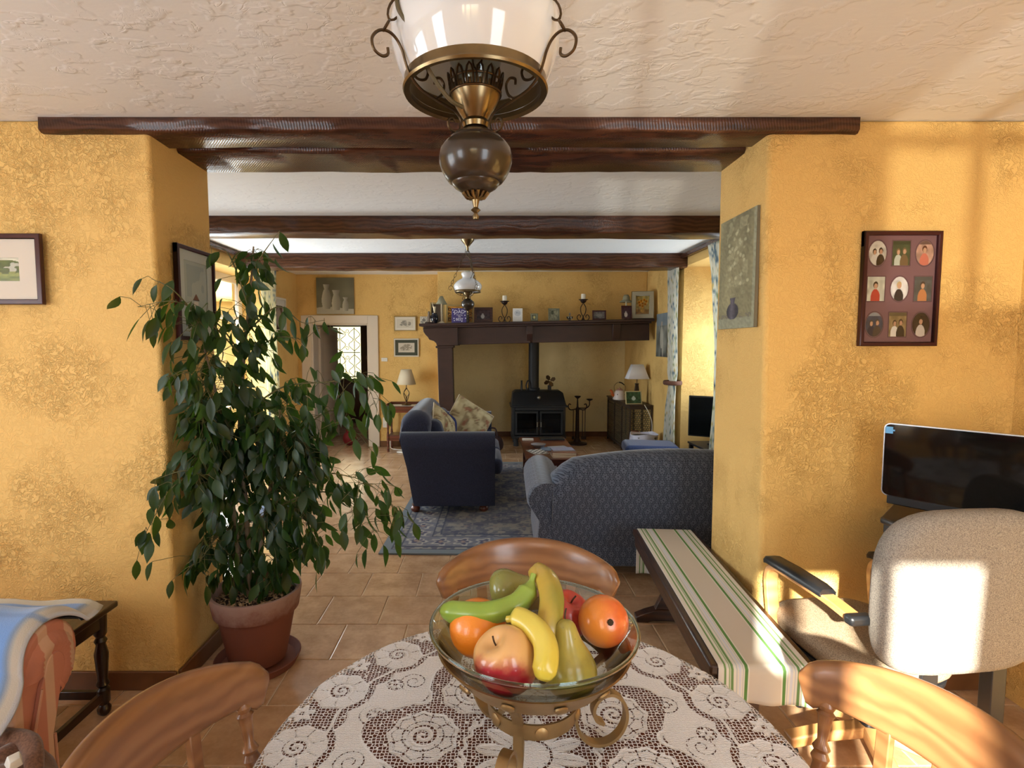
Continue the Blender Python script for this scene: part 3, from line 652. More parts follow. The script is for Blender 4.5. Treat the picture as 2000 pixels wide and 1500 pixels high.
obj('stretcher', MB().box(-.22,0,0,.22,.02,.56), bpy.data.materials['canvas_edge'], t); sheet('painting', .438, .558, figure, 60, 80, CANVASM, t, loc=(0,-.001,.001))
# switch and socket
t = thing('light_switch', 'white light switch on the yellow wall right of the doorway', 'switch', (-1.555, 8.045, 1.28)); obj('plate', MB().box(-.045,-.012,0,.045,0,.055), WHITE, t, bevel=.003); obj('rocker', MB().box(-.02,-.016,.012,.02,-.012,.043), WHITE, t, bevel=.002)
t = thing('power_socket', 'double white power socket low on the wall beside the lamp table', 'socket', (-1.545, 8.045, .29)); obj('plate', MB().box(-.045,-.012,0,.045,0,.15), WHITE, t, bevel=.003)
for z in (.04, .11): obj('outlet', MB().torus(.022, .004, (0,0,0), 20, 6).xf(Matrix.Translation((0,-.013,z)) @ Matrix.Rotation(PI/2, 4, 'X')), WHITE, t)
# hall things
t = thing('cardboard_box', 'white box with a blue stripe at the foot of the hall wall', 'box', (-1.9, 9.0, 0)); obj('carton', MB().box(-.1,-.1,0,.1,.1,.2), M('white_carton', (206,204,212), .6).mat, t, bevel=.004); obj('stripe', MB().prism([(-.06,.04),(.07,.04),(.07,.09),(-.0,.12)], 'y', -.102, -.1), M('blue_print', (60,70,150), .6).mat, t)
t = thing('bag', 'crumpled dark red bag on the floor just inside the doorway', 'bag', (-2.12, 8.15, 0)); obj('bag_body', MB().ball((0,0,.11), .11, 14, 10, 1, .8, 1), M('red_bag_cloth', (120,18,30), .6).mat, t, sub=1); obj('bag_handle', MB().tube(bez([(-.05,0,.2),(-.03,0,.29),(.03,0,.29),(.05,0,.2)], 6), .008, 6), bpy.data.materials['red_bag_cloth'], t)
t = thing('plastic_bag', 'blue and white folded plastic bag on the floor by the French doors', 'bag', (-1.95, 4.75, 0), .3); obj('bag_body', MB().loft([[(-.2,-.12,0),(.2,-.12,0),(.2,.12,0),(-.2,.12,0)],[(-.21,-.1,.05),(.16,-.13,.07),(.2,.1,.06),(-.17,.12,.08)],[(-.14,-.05,.1),(.1,-.06,.13),(.14,.05,.11),(-.1,.06,.12)]]), M('blue_white_plastic', (150,176,214), .4).mat, t, sub=2); obj('bag_handle', MB().tube(bez([(-.05,0,.11),(-.02,0,.17),(.04,0,.16),(.06,0,.11)], 6), .007, 6), bpy.data.materials['blue_white_plastic'], t)

# ---- side table with its lamp
t = thing('side_table', 'small red-brown two-tier side table against the yellow wall', 'table', (-1.2, 7.78, 0))
obj('tabletop', MB().box(-.26,-.17,.635,.26,.17,.655), CHERRY, t, bevel=.004)
obj('gallery_rail', MB().box(-.26,-.17,.655,-.245,.17,.69).box(.245,-.17,.655,.26,.17,.69).box(-.245,.155,.655,.245,.17,.69), CHERRY, t, bevel=.003)
obj('apron', MB().box(-.25,-.165,.565,.25,-.15,.635).box(-.25,.15,.565,.25,.165,.635).box(-.25,-.15,.565,-.235,.15,.635).box(.235,-.15,.565,.25,.15,.635), CHERRY, t)
obj('shelf', MB().box(-.24,-.15,.22,.24,.15,.24).box(-.24,-.152,.16,.24,-.14,.22), CHERRY, t, bevel=.003)
for sx in (-.24, .24):
    for sy in (-.15, .15): obj('leg', MB().lathe([(.016,0),(.02,.03),(.014,.06),(.018,.16),(.018,.25),(.012,.3),(.016,.42),(.012,.5),(.018,.57),(.018,.64)], 10, (sx,sy,0)), CHERRY, t)
d = obj('doily', MB().box(-.2,-.11,0,.2,.11,.002), M('white_linen', (224,220,210), .9).mat, loc=(-1.2,7.77,.656)); tag(d, 'white linen mat on the small side table under the lamp', 'mat')
t = thing('table_lamp', 'lamp with a cream shade on a twisted brass cage stem, on the side table', 'lamp', (-1.19, 7.76, .659))
obj('base', MB().lathe([(0,0),(.07,0),(.07,.01),(.03,.02),(.012,.03)], 24), BRONZE, t); mb = MB().lathe([(.009,.02),(.009,.06)], 10).lathe([(.007,.24),(.007,.31)], 10).lathe([(.013,.23),(.013,.25)], 10)
for k in range(4):
    a = k*PI/2; mb.tube(bez([(.006*math.cos(a),.006*math.sin(a),.05),(.03*math.cos(a+.4),.03*math.sin(a+.4),.12),(.052*math.cos(a+.9),.052*math.sin(a+.9),.18),(.006*math.cos(a+1.4),.006*math.sin(a+1.4),.24)], 6), .006, 6)
obj('cage_stem', mb, BRONZE, t)
o = obj('lamp_shade', MB().lathe([(.14,.30),(.105,.42),(.075,.515)], 32, cap=False), M('cream_shade', (214,200,172), .85).mat, t); o.modifiers.new('t','SOLIDIFY').thickness = .003
t = thing('books', 'small dark stack of papers on the lower shelf of the side table', 'papers', (-1.16, 7.76, .241)); 
for k in range(4): obj('booklet', MB().box(-.12,-.09,k*.018,.12,.09,k*.018+.016), M('booklet_%d' % k, [(52,40,40),(90,60,44),(40,44,60),(110,90,70)][k], .6).mat, t, rot=(0,0,.1*k-.1))
t = thing('power_cable', 'white cable and plug strip on the floor under the side table', 'cable', (-1.35, 7.65, 0)); obj('cord', MB().tube(bez([(-.1,.3,.3),(-.12,.32,.02),(.0,.1,.012),(.2,.05,.012),(.35,-.05,.012),(.2,-.14,.012),(.05,-.08,.012),(.3,.0,.012),(.5,.02,.012)], 8), .008, 6), WHITE, t); obj('plug_strip', MB().box(.1,.12,0,.34,.17,.035), WHITE, t, bevel=.004)

# ---- wood stove in the hearth
t = thing('wood_stove', 'black cast iron wood stove with two glass doors in the hearth', 'stove', (.75, 8.25, 0))
mb = MB().box(-.41,-.22,.12,.41,.25,.16).box(-.40,-.20,.16,-.36,.25,.60).box(.36,-.20,.16,.40,.25,.60).box(-.36,.2,.16,.36,.25,.60).box(-.36,-.2,.54,.36,.2,.60).box(-.43,-.23,.595,.43,.27,.62)
obj('firebox', mb, BLACKMETAL, t, bevel=.006)
obj('hood', MB().loft([[(-.41,-.21,.62),(.41,-.21,.62),(.41,.25,.62),(-.41,.25,.62)],[(-.385,-.09,.80),(.375,-.09,.80),(.375,.23,.80),(-.385,.23,.80)],[(-.34,-.05,.83),(.33,-.05,.83),(.33,.22,.83),(-.34,.22,.83)]]), BLACKMETAL, t, bevel=.01)
for sx in (-.34, .34):
    for sy in (-.15, .18): obj('leg', MB().lathe([(.04,0),(.035,.04),(.028,.13)], 10, (sx,sy,0)), BLACKMETAL, t)
obj('hood_knob', MB().ball((0,-.17,.735), .03, 14, 8).torus(.04, .007, (0,0,0), 20, 6).xf(Matrix.Identity(4)), SILV, t)
t_in = M('fire_brick', (120,104,90), .9).mat
obj('brick_lining', MB().box(-.355,.12,.17,.355,.19,.36), t_in, t)
for k in range(9): obj('fire_bar', MB().box(-.33+k*.08,-.16,.17,-.31+k*.08,-.13,.235), BLACKMETAL, t)
for nm, x0, x1 in (('door', -.36, -.01), ('door', .01, .36)):
    mb = MB(); 
    for b in frame_bars(x1-x0, .36, .032, .02): mb.add(b.v, b.f)
    dd = obj(nm, mb, BLACKMETAL, t, loc=((x0+x1)/2, -.20, .175), bevel=.003)
    obj('glass_pane', MB().box(-(x1-x0)/2+.03,-.012,.03,(x1-x0)/2-.03,-.008,.33), glassm('stove_glass', (120,120,120)), dd, smooth=0)
    obj('door_handle', MB().tube([(.0,-.02,0),(0,-.05,.0),(0,-.05,.07)], .008), SILV, dd, loc=((x1-x0)/2*.9*(1 if x0 < 0 else -1), 0, .13))
t = thing('log', 'pale split logs stacked behind the glass doors of the stove', 'logs', (.72, 8.25, .165))
for k, (x, y, z, r_) in enumerate(((-.15,0,.05,.045),(.12,.02,.05,.05),(0,-.03,.13,.045))): obj('split_log', MB().lathe_to([(.0,0),(r_,0),(r_,1),(0,1)], (x-.14,y,z), (x+.14,y+.02,z+.01), 7), M('split_wood', (150,118,92), .9).mat if k == 0 else bpy.data.materials['split_wood'], t)
pp = thing('stove_pipe', 'black flue pipe rising from the stove up behind the mantel', 'flue pipe', (.69, 8.32, .83)); obj('pipe', MB().lathe([(.08,-.01),(.08,1.12)], 28), BLACKMETAL, pp); obj('collar', MB().lathe([(.095,0),(.095,.03),(.08,.04)], 28), BLACKMETAL, pp)
t = thing('stove_fan', 'small black stove-top fan with dark blades beside the flue', 'fan', (.93, 8.28, .832))
obj('body', MB().box(-.025,-.03,0,.025,.03,.075).box(-.01,-.01,.07,.01,.01,.14), BLACKMETAL, t, bevel=.004); mb = MB()
for k in range(4):
    a = k*PI/2+.5; c, s_ = math.cos(a), math.sin(a); P = [(.012,-.012),(.05,-.035),(.09,-.02),(.095,.012),(.06,.03),(.012,.012)]
    mb.loft([[(p*c-q*s_, -.035+.25*q, .145+p*s_+q*c) for p, q in P], [(p*c-q*s_, -.032+.25*q, .145+p*s_+q*c) for p, q in P]])
obj('blade_set', mb, BRONZE, t)
t = thing('stove_tool', 'black stove tools standing on top of the stove left of the flue', 'stove tool', (.50, 8.25, .832)); obj('holder', MB().lathe([(.02,0),(.016,.02),(.012,.14),(.018,.15)], 12), BLACKMETAL, t); obj('loop', MB().tube(bez([(.08,0,0),(.07,0,.08),(.10,0,.15),(.13,0,.08),(.12,0,0)], 6), .01, 6), BLACKMETAL, t)
t = thing('fireside_companion', 'wrought iron fire tool stand with two candle cups right of the stove', 'fire tools', (1.36, 8.25, 0))
obj('base', MB().lathe([(0,0),(.15,0),(.15,.02),(.06,.04),(.02,.12)], 20), WROUGHT, t); obj('column', MB().lathe([(.035,.1),(.03,.2),(.026,.5),(.03,.54),(.015,.58),(.008,.72)], 14), WROUGHT, t)
mb = MB()
for s in (-1, 1): mb.tube(bez([(0,0,.55),(s*.1,0,.53),(s*.14,0,.57),(s*.13,0,.62),(s*.10,0,.61)], 7), .008, 6)
mb.tube(bez([(.0,0,.56),(.12,-.02,.56),(.175,-.02,.60),(.18,-.02,.68)], 7), .008, 6); obj('arm', mb, WROUGHT, t)
obj('candle_cup', MB().lathe([(.01,.70),(.045,.73),(.05,.745),(.04,.745)], 18), WROUGHT, t); obj('candle_cup', MB().lathe([(.01,.67),(.045,.69),(.05,.7),(.04,.7)], 18, (.18,-.02,0)), WROUGHT, t)
for k, x in enumerate((-.07, .07, .11)): obj('fire_tool', MB().tube([(x,-.05,.54),(x,-.05,.12)], .006, 6).box(x-.02,-.055,.08,x+.02,-.045,.13), WROUGHT, t)
t = thing('firewood_bag', 'dark bag of firewood on the floor between the sofa and the stove', 'bag', (.02, 7.55, 0)); obj('bag_body', MB().loft([[(-.2,-.14,0),(.2,-.14,0),(.2,.14,0),(-.2,.14,0)],[(-.23,-.16,.15),(.21,-.16,.15),(.22,.16,.16),(-.22,.16,.15)],[(-.15,-.1,.27),(.14,-.1,.29),(.13,.1,.28),(-.16,.1,.25)]]), M('dark_red_brown_cloth', (52,30,28), .85).mat, t, sub=2); obj('bag_handle', MB().tube(bez([(-.1,-.05,.24),(-.08,-.05,.34),(.06,-.05,.36),(.1,-.05,.25)], 6), .012, 6), bpy.data.materials['dark_red_brown_cloth'], t)

# ---- hexagon-grille cabinet along the right alcove wall
cb = thing('grille_cabinet', 'dark cabinet with hexagon mesh panels in the corner right of the hearth', 'cabinet', (2.085, 8.05, 0))
CABM = M('dark_cabinet_metal', (62,48,38), .5, .2).mat
obj('top', MB().box(-.17,-.72,.685,.15,.72,.705), CABM, cb, bevel=.005); obj('bottom_shelf', MB().box(-.14,-.69,.05,.14,.69,.07), CABM, cb)
for x in (-.145, .145):
    for y in (-.69, -.23, .23, .69): obj('upright', MB().box(x-.011,y-.011,0,x+.011,y+.011,.69), CABM, cb)
obj('rail', MB().box(-.155,-.69,.64,-.135,.69,.685).box(-.155,-.69,.04,-.135,.69,.07).box(-.145,-.7,.64,.145,-.68,.685).box(-.145,-.7,.04,.145,-.68,.07), CABM, cb)
def hexmesh(W, H, s, wdt, th=.004):                       # sheet of hexagon cells, in local XZ
    mb = MB(); dx = s*math.sqrt(3); dz = s*1.5
    for j in range(int(H/dz)+1):
        for i in range(int(W/dx)+1):
            cx = -W/2 + i*dx + (dx/2 if j % 2 else 0); cz = j*dz + s*.6
            if cx + dx/2 > W/2+.01 or cz + s > H+.01: continue
            o = [(cx + s*1.0*math.cos(PI/6+k*PI/3), cz + s*1.0*math.sin(PI/6+k*PI/3)) for k in range(6)]; q = [(cx + (s-wdt)*math.cos(PI/6+k*PI/3), cz + (s-wdt)*math.sin(PI/6+k*PI/3)) for k in range(6)]
            v = [(p[0],0,p[1]) for p in o] + [(p[0],0,p[1]) for p in q] + [(p[0],th,p[1]) for p in q] + [(p[0],th,p[1]) for p in o]
            mb.add(v, [(k,(k+1)%6,6+(k+1)%6,6+k) for k in range(6)] + [(6+k,6+(k+1)%6,12+(k+1)%6,12+k) for k in range(6)])
    return mb
HEXM = M('bronze_mesh', (96,84,62), .5, .3).mat
obj('mesh_end_panel', hexmesh(.26, .56, .0185, .005), HEXM, cb, loc=(0,-.69,.075), smooth=0)
for y in (-.46, 0, .46): obj('mesh_door', hexmesh(.42, .56, .0185, .005), HEXM, cb, loc=(-.145,y,.075), rot=(0,0,-PI/2), smooth=0)
t = thing('bag', 'bright red mesh bag inside the corner cabinet', 'bag', (2.07, 7.58, .072)); obj('bag_body', MB().ball((0,0,.125), .125, 16, 10, .85, 1.3, 1), M('red_net_bag', (150,34,44), .7).mat, t, sub=1)
t = thing('table_lamp', 'lamp with a white tapered shade on a dark tapering column, on the corner cabinet', 'lamp', (2.08, 7.58, .706)); LB = wood('lamp_base_wood', (58,38,28), (38,24,18), .4, 'Z')
obj('base', MB().box(-.06,-.06,0,.06,.06,.02).loft([[(-.045,-.045,.02),(.045,-.045,.02),(.045,.045,.02),(-.045,.045,.02)],[(-.02,-.02,.26),(.02,-.02,.26),(.02,.02,.26),(-.02,.02,.26)],[(-.026,-.026,.28),(.026,-.026,.28),(.026,.026,.28),(-.026,.026,.28)]]), LB, t, bevel=.004)
obj('stem', MB().lathe([(.008,.28),(.008,.36)], 8), BRASS, t)
o = obj('lamp_shade', MB().loft([[(-.15,-.10,.345),(.15,-.10,.345),(.15,.10,.345),(-.15,.10,.345)],[(-.075,-.06,.545),(.075,-.06,.545),(.075,.06,.545),(-.075,.06,.545)]], cap=False), M('white_shade', (222,220,222), .85).mat, t, bevel=.006); o.modifiers.new('t','SOLIDIFY').thickness = .003
t = thing('kettle', 'white enamel kettle with an orange spout on the corner cabinet', 'kettle', (1.965, 8.1, .706), .1); ENAM = M('white_enamel', (226,214,206), .25).mat
obj('body', MB().lathe([(0,0),(.095,0),(.1,.01),(.085,.09),(.062,.135),(.05,.14)], 28), ENAM, t); obj('lid', MB().lathe([(.052,.14),(.05,.15),(.025,.165),(.008,.168),(.012,.18),(0,.188)], 20), M('pink_enamel', (190,140,120), .3).mat, t)
obj('spout', MB().tube(bez([(-.07,0,.05),(-.11,0,.08),(-.12,0,.12),(-.145,0,.145)], 6), [.026-.0006*k for k in range(19)], 10), M('orange_enamel', (190,92,34), .3).mat, t)
obj('handle', MB().tube(bez([(-.07,0,.12),(-.085,0,.2),(-.03,0,.255),(.04,0,.245),(.09,0,.19),(.08,0,.11)], 6), .004, 6), BRASS, t); obj('grip', MB().tube(bez([(-.01,0,.26),(.03,0,.25),(.07,0,.22)], 5), .009, 8), BLACKPL, t)
mb = MB()
for x, z in ((-.045,.08),(.04,.078),(0,.045)): mb.ball((x,-.084+.3*abs(x)-.1*(z-.05)*-1,z), .014, 10, 6, 1.2, .25, .8)
obj('flower_print', mb, M('painted_flowers', (90,44,52), .3).mat, t)
framed('photo_frame', 'pale gilt frame with a green picture of a white bird, on the corner cabinet', 'photo frame', .235, .185, .014, .012, M('pale_gilt', (190,180,140), .5, .2).mat, (1.995, 7.4, .708), .12, None, 0, dim_photo((46,80,58),(206,226,226),(.5,.42),(.14,.16)), (40,30), lean=-.2)
t = thing('power_cable', 'white cable hanging down the end of the corner cabinet', 'cable', (2.2, 7.33, 0)); obj('cord', MB().tube(bez([(-.08,0,.71),(-.02,-.01,.6),(.03,0,.45),(.03,.02,.2),(.02,.02,.01)], 6), .005, 6), WHITE, t)
# waste bin with a white liner
t = thing('waste_bin', 'waste bin with a white plastic liner in front of the corner cabinet', 'bin', (1.98, 6.85, 0)); obj('bucket', MB().lathe([(0,0),(.13,0),(.165,.36),(.158,.36),(.125,.01),(0,.01)], 28), M('grey_bin', (96,92,88), .6).mat, t)
rb = [[((.17+.012*math.sin(5*a+k)+(.0 if k else .01))*math.cos(a), (.17+.012*math.cos(4*a))*math.sin(a), z+.012*math.sin(3*a)) for a in [2*PI*j/40 for j in range(40)]] for k, z in enumerate((.20,.30,.385,.395,.3))]
rb[4] = [(p[0]*.9, p[1]*.9, p[2]) for p in rb[4]]
obj('liner', MB().loft(rb, cap=False), M('white_liner', (206,204,220), .35).mat, t)
# television
t = thing('television', 'black flat television in the recess of the right window', 'television', (2.60, 5.92, .42), math.radians(-30)); obj('panel', MB().box(-.38,0,.07,.38,.035,.53), M('tv_black', (14,15,15), .3).mat, t, bevel=.006); obj('screen', MB().box(-.365,-.002,.085,.365,0,.515), M('tv_screen', (8,10,9), .12).mat, t); obj('stand', MB().box(-.05,.0,.01,.05,.03,.1).box(-.16,-.09,0,.16,.12,.015), BLACKPL, t, bevel=.003)
t = thing('television_stand', 'low black glass and metal stand under the television', 'stand', (2.53, 5.75, 0)); obj('top', MB().box(-.24,-.5,.395,.24,.42,.418), BLACKPL, t, bevel=.004)
for x in (-.21, .21):
    for y in (-.46, .38): obj('leg', MB().box(x-.02,y-.02,.12 if x > -.3 else 0,x+.02,y+.02,.395), BLACKPL, t)
obj('shelf', MB().box(-.22,-.48,.2,.22,.4,.215), BLACKPL, t)

# ---- rug
def rugfn(X, Y):
    W, H = 2.3, 3.1; x = X*W; y = Y*H; e = np.minimum(np.minimum(x, W-x), np.minimum(y, H-y)); n = npnoise(x, y, 26, 31); n2 = npnoise(x, y, 11, 32); n3 = npnoise(x+7, y+3, 34, 33)
    c = base(X, (92,92,102)); put(c, n3 > .6, (122,118,116), .7); put(c, (n2 > .62) & (n > .4), (150,142,128), .8); put(c, (n2 < .33) & (n > .5), (70,72,92), .8)
    cell = .24; u = (x/cell) % 1 - .5; v_ = (y/cell) % 1 - .5; rr = np.hypot(u, v_); th = np.arctan2(v_, u)
    put(c, (np.abs(rr-.3-.08*np.cos(6*th)) < .035), (136,128,120), .8); put(c, rr < .09, (140,120,112), .8)
    b = (e < .42); put(c, b, (112,112,124)); s_ = np.where(e == np.minimum(x, W-x), y, x)
    k = (s_/.17) % 1 - .5; q = (e-.24)/.17; rr = np.hypot(k, q*.8); th = np.arctan2(q, k)
    put(c, b & (np.abs(q) < .5) & (rr < .36+.1*np.cos(5*th)), (182,176,164), .95); put(c, b & (np.abs(q) < .5) & (rr < .24+.08*np.cos(5*th)), (74,76,100)); put(c, b & (rr < .1), (150,128,118))
    put(c, b & (n > .62), (146,142,138), .6)
    for lo, hi, col in ((.0,.07,(118,128,134)),(.07,.085,(60,66,84)),(.085,.13,(146,142,134)),(.13,.14,(60,66,84)),(.345,.355,(60,66,84)),(.355,.4,(140,136,130)),(.4,.415,(60,66,84))): 
        m_ = (e >= lo) & (e < hi); put(c, m_, col); put(c, m_ & (n3 > .55) & (hi-lo > .03) & (lo > .01), (80,82,100), .8)
    return c*.78 + np.array((104,101,100))*.22
RUGM = M('wool_rug', (100,100,110), .95, 0, .1); RUGM.color(RUGM.attr('Col')).bump(RUGM.noise(RUGM.world(), 260, 2), .4, .003)
rg = thing('rug', 'blue-grey patterned oriental rug with a pale border under the sofas', 'rug', (.38, 5.35, 0), math.radians(-1.2))
sheet('pile', 2.3, 3.1, rugfn, 230, 310, RUGM.mat, rg, loc=(0,-1.55,.013), rot=(-PI/2,0,0))
obj('backing', MB().box(-1.15,-1.55,.001,1.15,1.55,.0125), M('rug_backing', (104,112,118), .9).mat, rg)
for m_ in bpy.data.objects['pile'].data.polygons: pass
bpy.data.objects['pile'].data.flip_normals() if bpy.data.objects['pile'].data.polygons[0].normal.y > 0 else None

# ---- sofas
def fabric(name, c, bumpv=.25, pattern=None):
    m = M(name, c, .92, 0, .15); n = m.noise(m.co(), 160, 3, .6)
    m.set('Sheen Weight', .35); m.set('Sheen Roughness', .4)
    if pattern:
        co = m.co('Object', pattern[0]); x, y, z = m.xyz(co)
        u = x + y*.73; v = z + y*.0
        k = [];
        for ox, oz in ((0,0),(.5,.5)):
            a = (u + ox).fr() - .5; b = (v + oz).fr() - .5; r = (a*a + b*b).m('SQRT'); th = b.m('ARCTAN2', a)
            pet = ((th*3.0).m('COSINE').ab()*.16 + .17); ring = (r - pet).ab().sm(.045, .025); dot = r.sm(.07, .05); big = (r - .43).ab().sm(.03, .012)*.8
            k.append(ring.m('MAXIMUM', dot).m('MAXIMUM', big))
        f = k[0].m('MAXIMUM', k[1]); m.color(m.mix(f*.85, c, pattern[1]))
    else: m.color(m.mix(n.sm(.35, .65), tuple(q*.8 for q in c), c))
    m.bump(n, bumpv, .002); return m.mat
NAVY = fabric('navy_chenille', (52,55,74)); NAVYD = NAVY
PATT = fabric('blue_grey_medallion_fabric', (92,99,114), .2, ((13,13,13), (40,45,58)))
def rounded(w, d, h, r=.05, nseg=5, puff=.02):             # a cushion-like rounded block centred on x, y with bottom at z=0
    mb = MB().box(-w/2,-d/2,0,w/2,d/2,h); return mb
def sofa(name, label, W, D, HA, HB, mat, loc, rz, camel=.0, feet=None):
    t = thing(name, label, 'sofa', loc, rz); hb = D/2; aw = .17; ra = .125
    obj('base', MB().box(-W/2+.1,-hb+.08,.07,W/2-.1,hb-.1,.30), mat, t, bevel=.02, seg=3)
    # rolled arms: outside panel leaning up into a roll
    for s in (-1, 1):
        prof = [(.20,.07),(.02,.07),(.0,.14),(.015,HA-.26)]
        for k in range(13):
            a = PI*1.05 - k*PI*1.25/12; prof.append((.065+ra*math.cos(a), HA-ra+ra*math.sin(a)))
        prof.append((.20,HA-.22)); P = [(s*(-W/2+.05+p[0]) if s > 0 else -(-W/2+.05+p[0]), p[1]) for p in prof]
        rings = []
        for y, g in ((-hb+.045,.93),(-hb+.02,.97),(-hb+.03,1),(0,1),(hb-.08,1),(hb-.02,.98),(hb,.92)):
            cx = sum(p[0] for p in P)/len(P); rings.append([(cx+(p[0]-cx)*g, y - (.13 if y > .1 else 0)*(1-p[1]/HA), .07+(p[1]-.07)*(.97+.03*g)) for p in P])
        obj('arm', MB().loft(rings), mat, t, smooth=60)
    # back with a rounded roll, highest in the middle
    rings = []; n = 24
    for i in range(n+1):
        x = (-W/2+.15) + (W-.3)*i/n; e = abs(2*i/n-1); H = HB - camel*e*e - (.10*max(0, e-.85)/.15)**1*.6; g = 1 - .12*max(0, e-.9)/.1
        P = [(hb-.14,.07),(hb-.07,.3),(hb+.02,H-.2)]
        for k in range(11):
            a = 0 + k*PI/10; P.append((hb-.12+.14*g*math.cos(a), H-.13+.13*math.sin(a)*g))
        P += [(hb-.25,H-.25),(hb-.30,.3),(hb-.28,.07)]; rings.append([(x, p[0], p[1]) for p in P])
    obj('backrest', MB().loft(rings), mat, t, smooth=60)
    cw = (W-2*.26)/2
    for s in (-1, 1):
        o = obj('seat_cushion', MB().box(s*cw/2-cw/2+.005,-hb-.06,.30,s*cw/2+cw/2-.005,hb-.27,.45), mat, t, bevel=.05, seg=4)
        o = obj('back_cushion', MB().hexa([(s*cw/2-cw/2+.01,hb-.44,.45),(s*cw/2+cw/2-.01,hb-.44,.45),(s*cw/2+cw/2-.01,hb-.24,.45),(s*cw/2-cw/2+.01,hb-.24,.45),(s*cw/2-cw/2+.02,hb-.33,HB-.1),(s*cw/2+cw/2-.02,hb-.33,HB-.1),(s*cw/2+cw/2-.02,hb-.18,HB-.1),(s*cw/2-cw/2+.02,hb-.18,HB-.1)]), mat, t, bevel=.06, seg=4)
    for sx in (-1, 1):
        for sy in (-1, 1): obj('foot', MB().lathe([(.03,0),(.042,.015),(.042,.035),(.03,.05),(.034,.07)], 18, (sx*(W/2-.16), sy*(hb-.12), 0)), CHERRY, t)
    return t
sofa('sofa', 'navy blue two-seat sofa with rolled arms, seen from its arm end', 1.72, .86, .735, .91, NAVY, (-.37, 5.53, .013), math.radians(91))
sofa('sofa', 'blue-grey medallion patterned sofa with its back to the dining table', 1.95, .90, .645, .845, PATT, (1.24, 3.74, .014), math.radians(180-2), camel=.09)
def cushion(label, w, mat_fn, loc, rot, seed=0, th=.09):
    t = thing('cushion', label, 'cushion', loc); t.rotation_euler = rot; n = 26
    X, Y = np.meshgrid(np.linspace(0, 1, n+1), np.linspace(0, 1, n+1)); X = X.ravel(); Y = Y.ravel()
    px = (X-.5)*2; py = (Y-.5)*2; z = th*np.clip((1-px**2)*(1-py**2), 0, 1)**.45; k = 1-.06*(np.abs(px)**2*0+ (1-np.abs(px))*(np.abs(py)**4)) ; sx = px*w/2*(1-.07*(1-np.abs(py))*0) ; sz = py*w/2
    i = np.arange(n*n); r = i//n; c = i % n; a = r*(n+1)+c; F = np.c_[a, a+1, a+n+2, a+n+1]
    v = np.r_[np.c_[sx, -z, sz+w/2], np.c_[sx, z, sz+w/2]]; F2 = np.r_[F, F[:, ::-1]+(n+1)**2]; col = mat_fn(X, Y); col = np.r_[col, col]
    o = obj('cover', colmesh('cover', v, F2, col, RUGM.mat), None, t)
    p = [(-w/2,0,0),(w/2,0,0),(w/2,0,w),(-w/2,0,w),(-w/2,0,0)]
    obj('piping', MB().tube(p, .006, 6), M('cream_piping', (206,190,160), .8).mat, t); return t
def damask(X, Y):
    c = base(X, (170,154,118)); n = npnoise(X, Y, 8, 41); k = npnoise(X, Y, 15, 42); put(c, (n > .55) & (n < .66), (112,92,66), .8); put(c, (k > .64), (136,118,88), .8); put(c, (n < .3), (190,176,140), .7); put(c, (n > .75), (128,70,54), .6); return c
cushion('large cream damask cushion propped against the far arm of the navy sofa', .46, damask, (-.32, 5.66, .50), (-.38, math.radians(33), math.radians(14)))
cushion('smaller cream patterned cushion lying at the near arm of the navy sofa', .36, damask, (-.44, 5.10, .60), (-.5, math.radians(38), math.radians(50)), th=.07)
t = cushion('plain navy cushion between the two cream ones on the navy sofa', .36, lambda X, Y: base(X, (44,50,88)), (-.48, 5.40, .52), (-.3, math.radians(30), math.radians(50)))

# ---- coffee table and what lies on it
t = thing('coffee_table', 'low red-brown coffee table on the rug between the sofas and the stove', 'table', (.63, 5.77, .013))
obj('tabletop', MB().box(-.27,-.62,.385,.27,.62,.41), CHERRY, t, bevel=.006)
obj('apron', MB().box(-.22,-.56,.33,.22,-.54,.385).box(-.22,.54,.33,.22,.56,.385).box(-.23,-.56,.33,-.21,.56,.385).box(.21,-.56,.33,.23,.56,.385), CHERRY, t)
for sx in (-.2, .2):
    for sy in (-.54, .54): obj('leg', MB().box(sx-.028,sy-.028,0,sx+.028,sy+.028,.385), CHERRY, t, bevel=.004)
TZ = .424
def flat(name, label, cat, w, d, h, x, y, rz, col, z=TZ, page=True, group='things on the coffee table'):
    t = thing(name, label, cat, (x, y, z), rz, group)
    cm = M('cover_'+name, col, .5).mat
    obj('cover', MB().box(-w/2,-d/2,0,w/2,d/2,.002).box(-w/2,-d/2,h-.002,w/2,d/2,h).box(-w/2,-d/2,.002,-w/2+.003,d/2,h-.002), cm, t)
    if page: obj('pages', MB().box(-w/2+.003,-d/2+.003,.002,w/2-.004,d/2-.003,h-.002), bpy.data.materials.get('paper') or M('paper', (224,214,196), .8).mat, t)
    return t
flat('book', 'cream book at the bottom of the pile on the near end of the coffee table', 'book', .23, .16, .022, .735, 5.28, .05, (214,196,170))
flat('book', 'brown book on top of the pile on the coffee table', 'book', .24, .15, .022, .74, 5.29, -.05, (132,92,70), z=TZ+.023)
flat('magazine', 'grey blue magazine lying on the books', 'magazine', .22, .17, .008, .74, 5.38, .1, (146,146,164), z=TZ+.046)
flat('magazine', 'open blue and white magazine in the middle of the coffee table', 'magazine', .24, .18, .006, .66, 5.62, -.3, (112,124,140))
flat('magazine', 'pale magazine behind the open one on the coffee table', 'magazine', .2, .15, .006, .74, 5.72, .25, (150,150,152))
flat('notepad', 'small white notepad at the far left of the coffee table', 'notepad', .13, .07, .015, .45, 6.2, 0, (226,224,216))
t = thing('chequered_cloth', 'black and white chequered cloth on the coffee table', 'cloth', (.50, 5.48, TZ), .35, 'things on the coffee table')
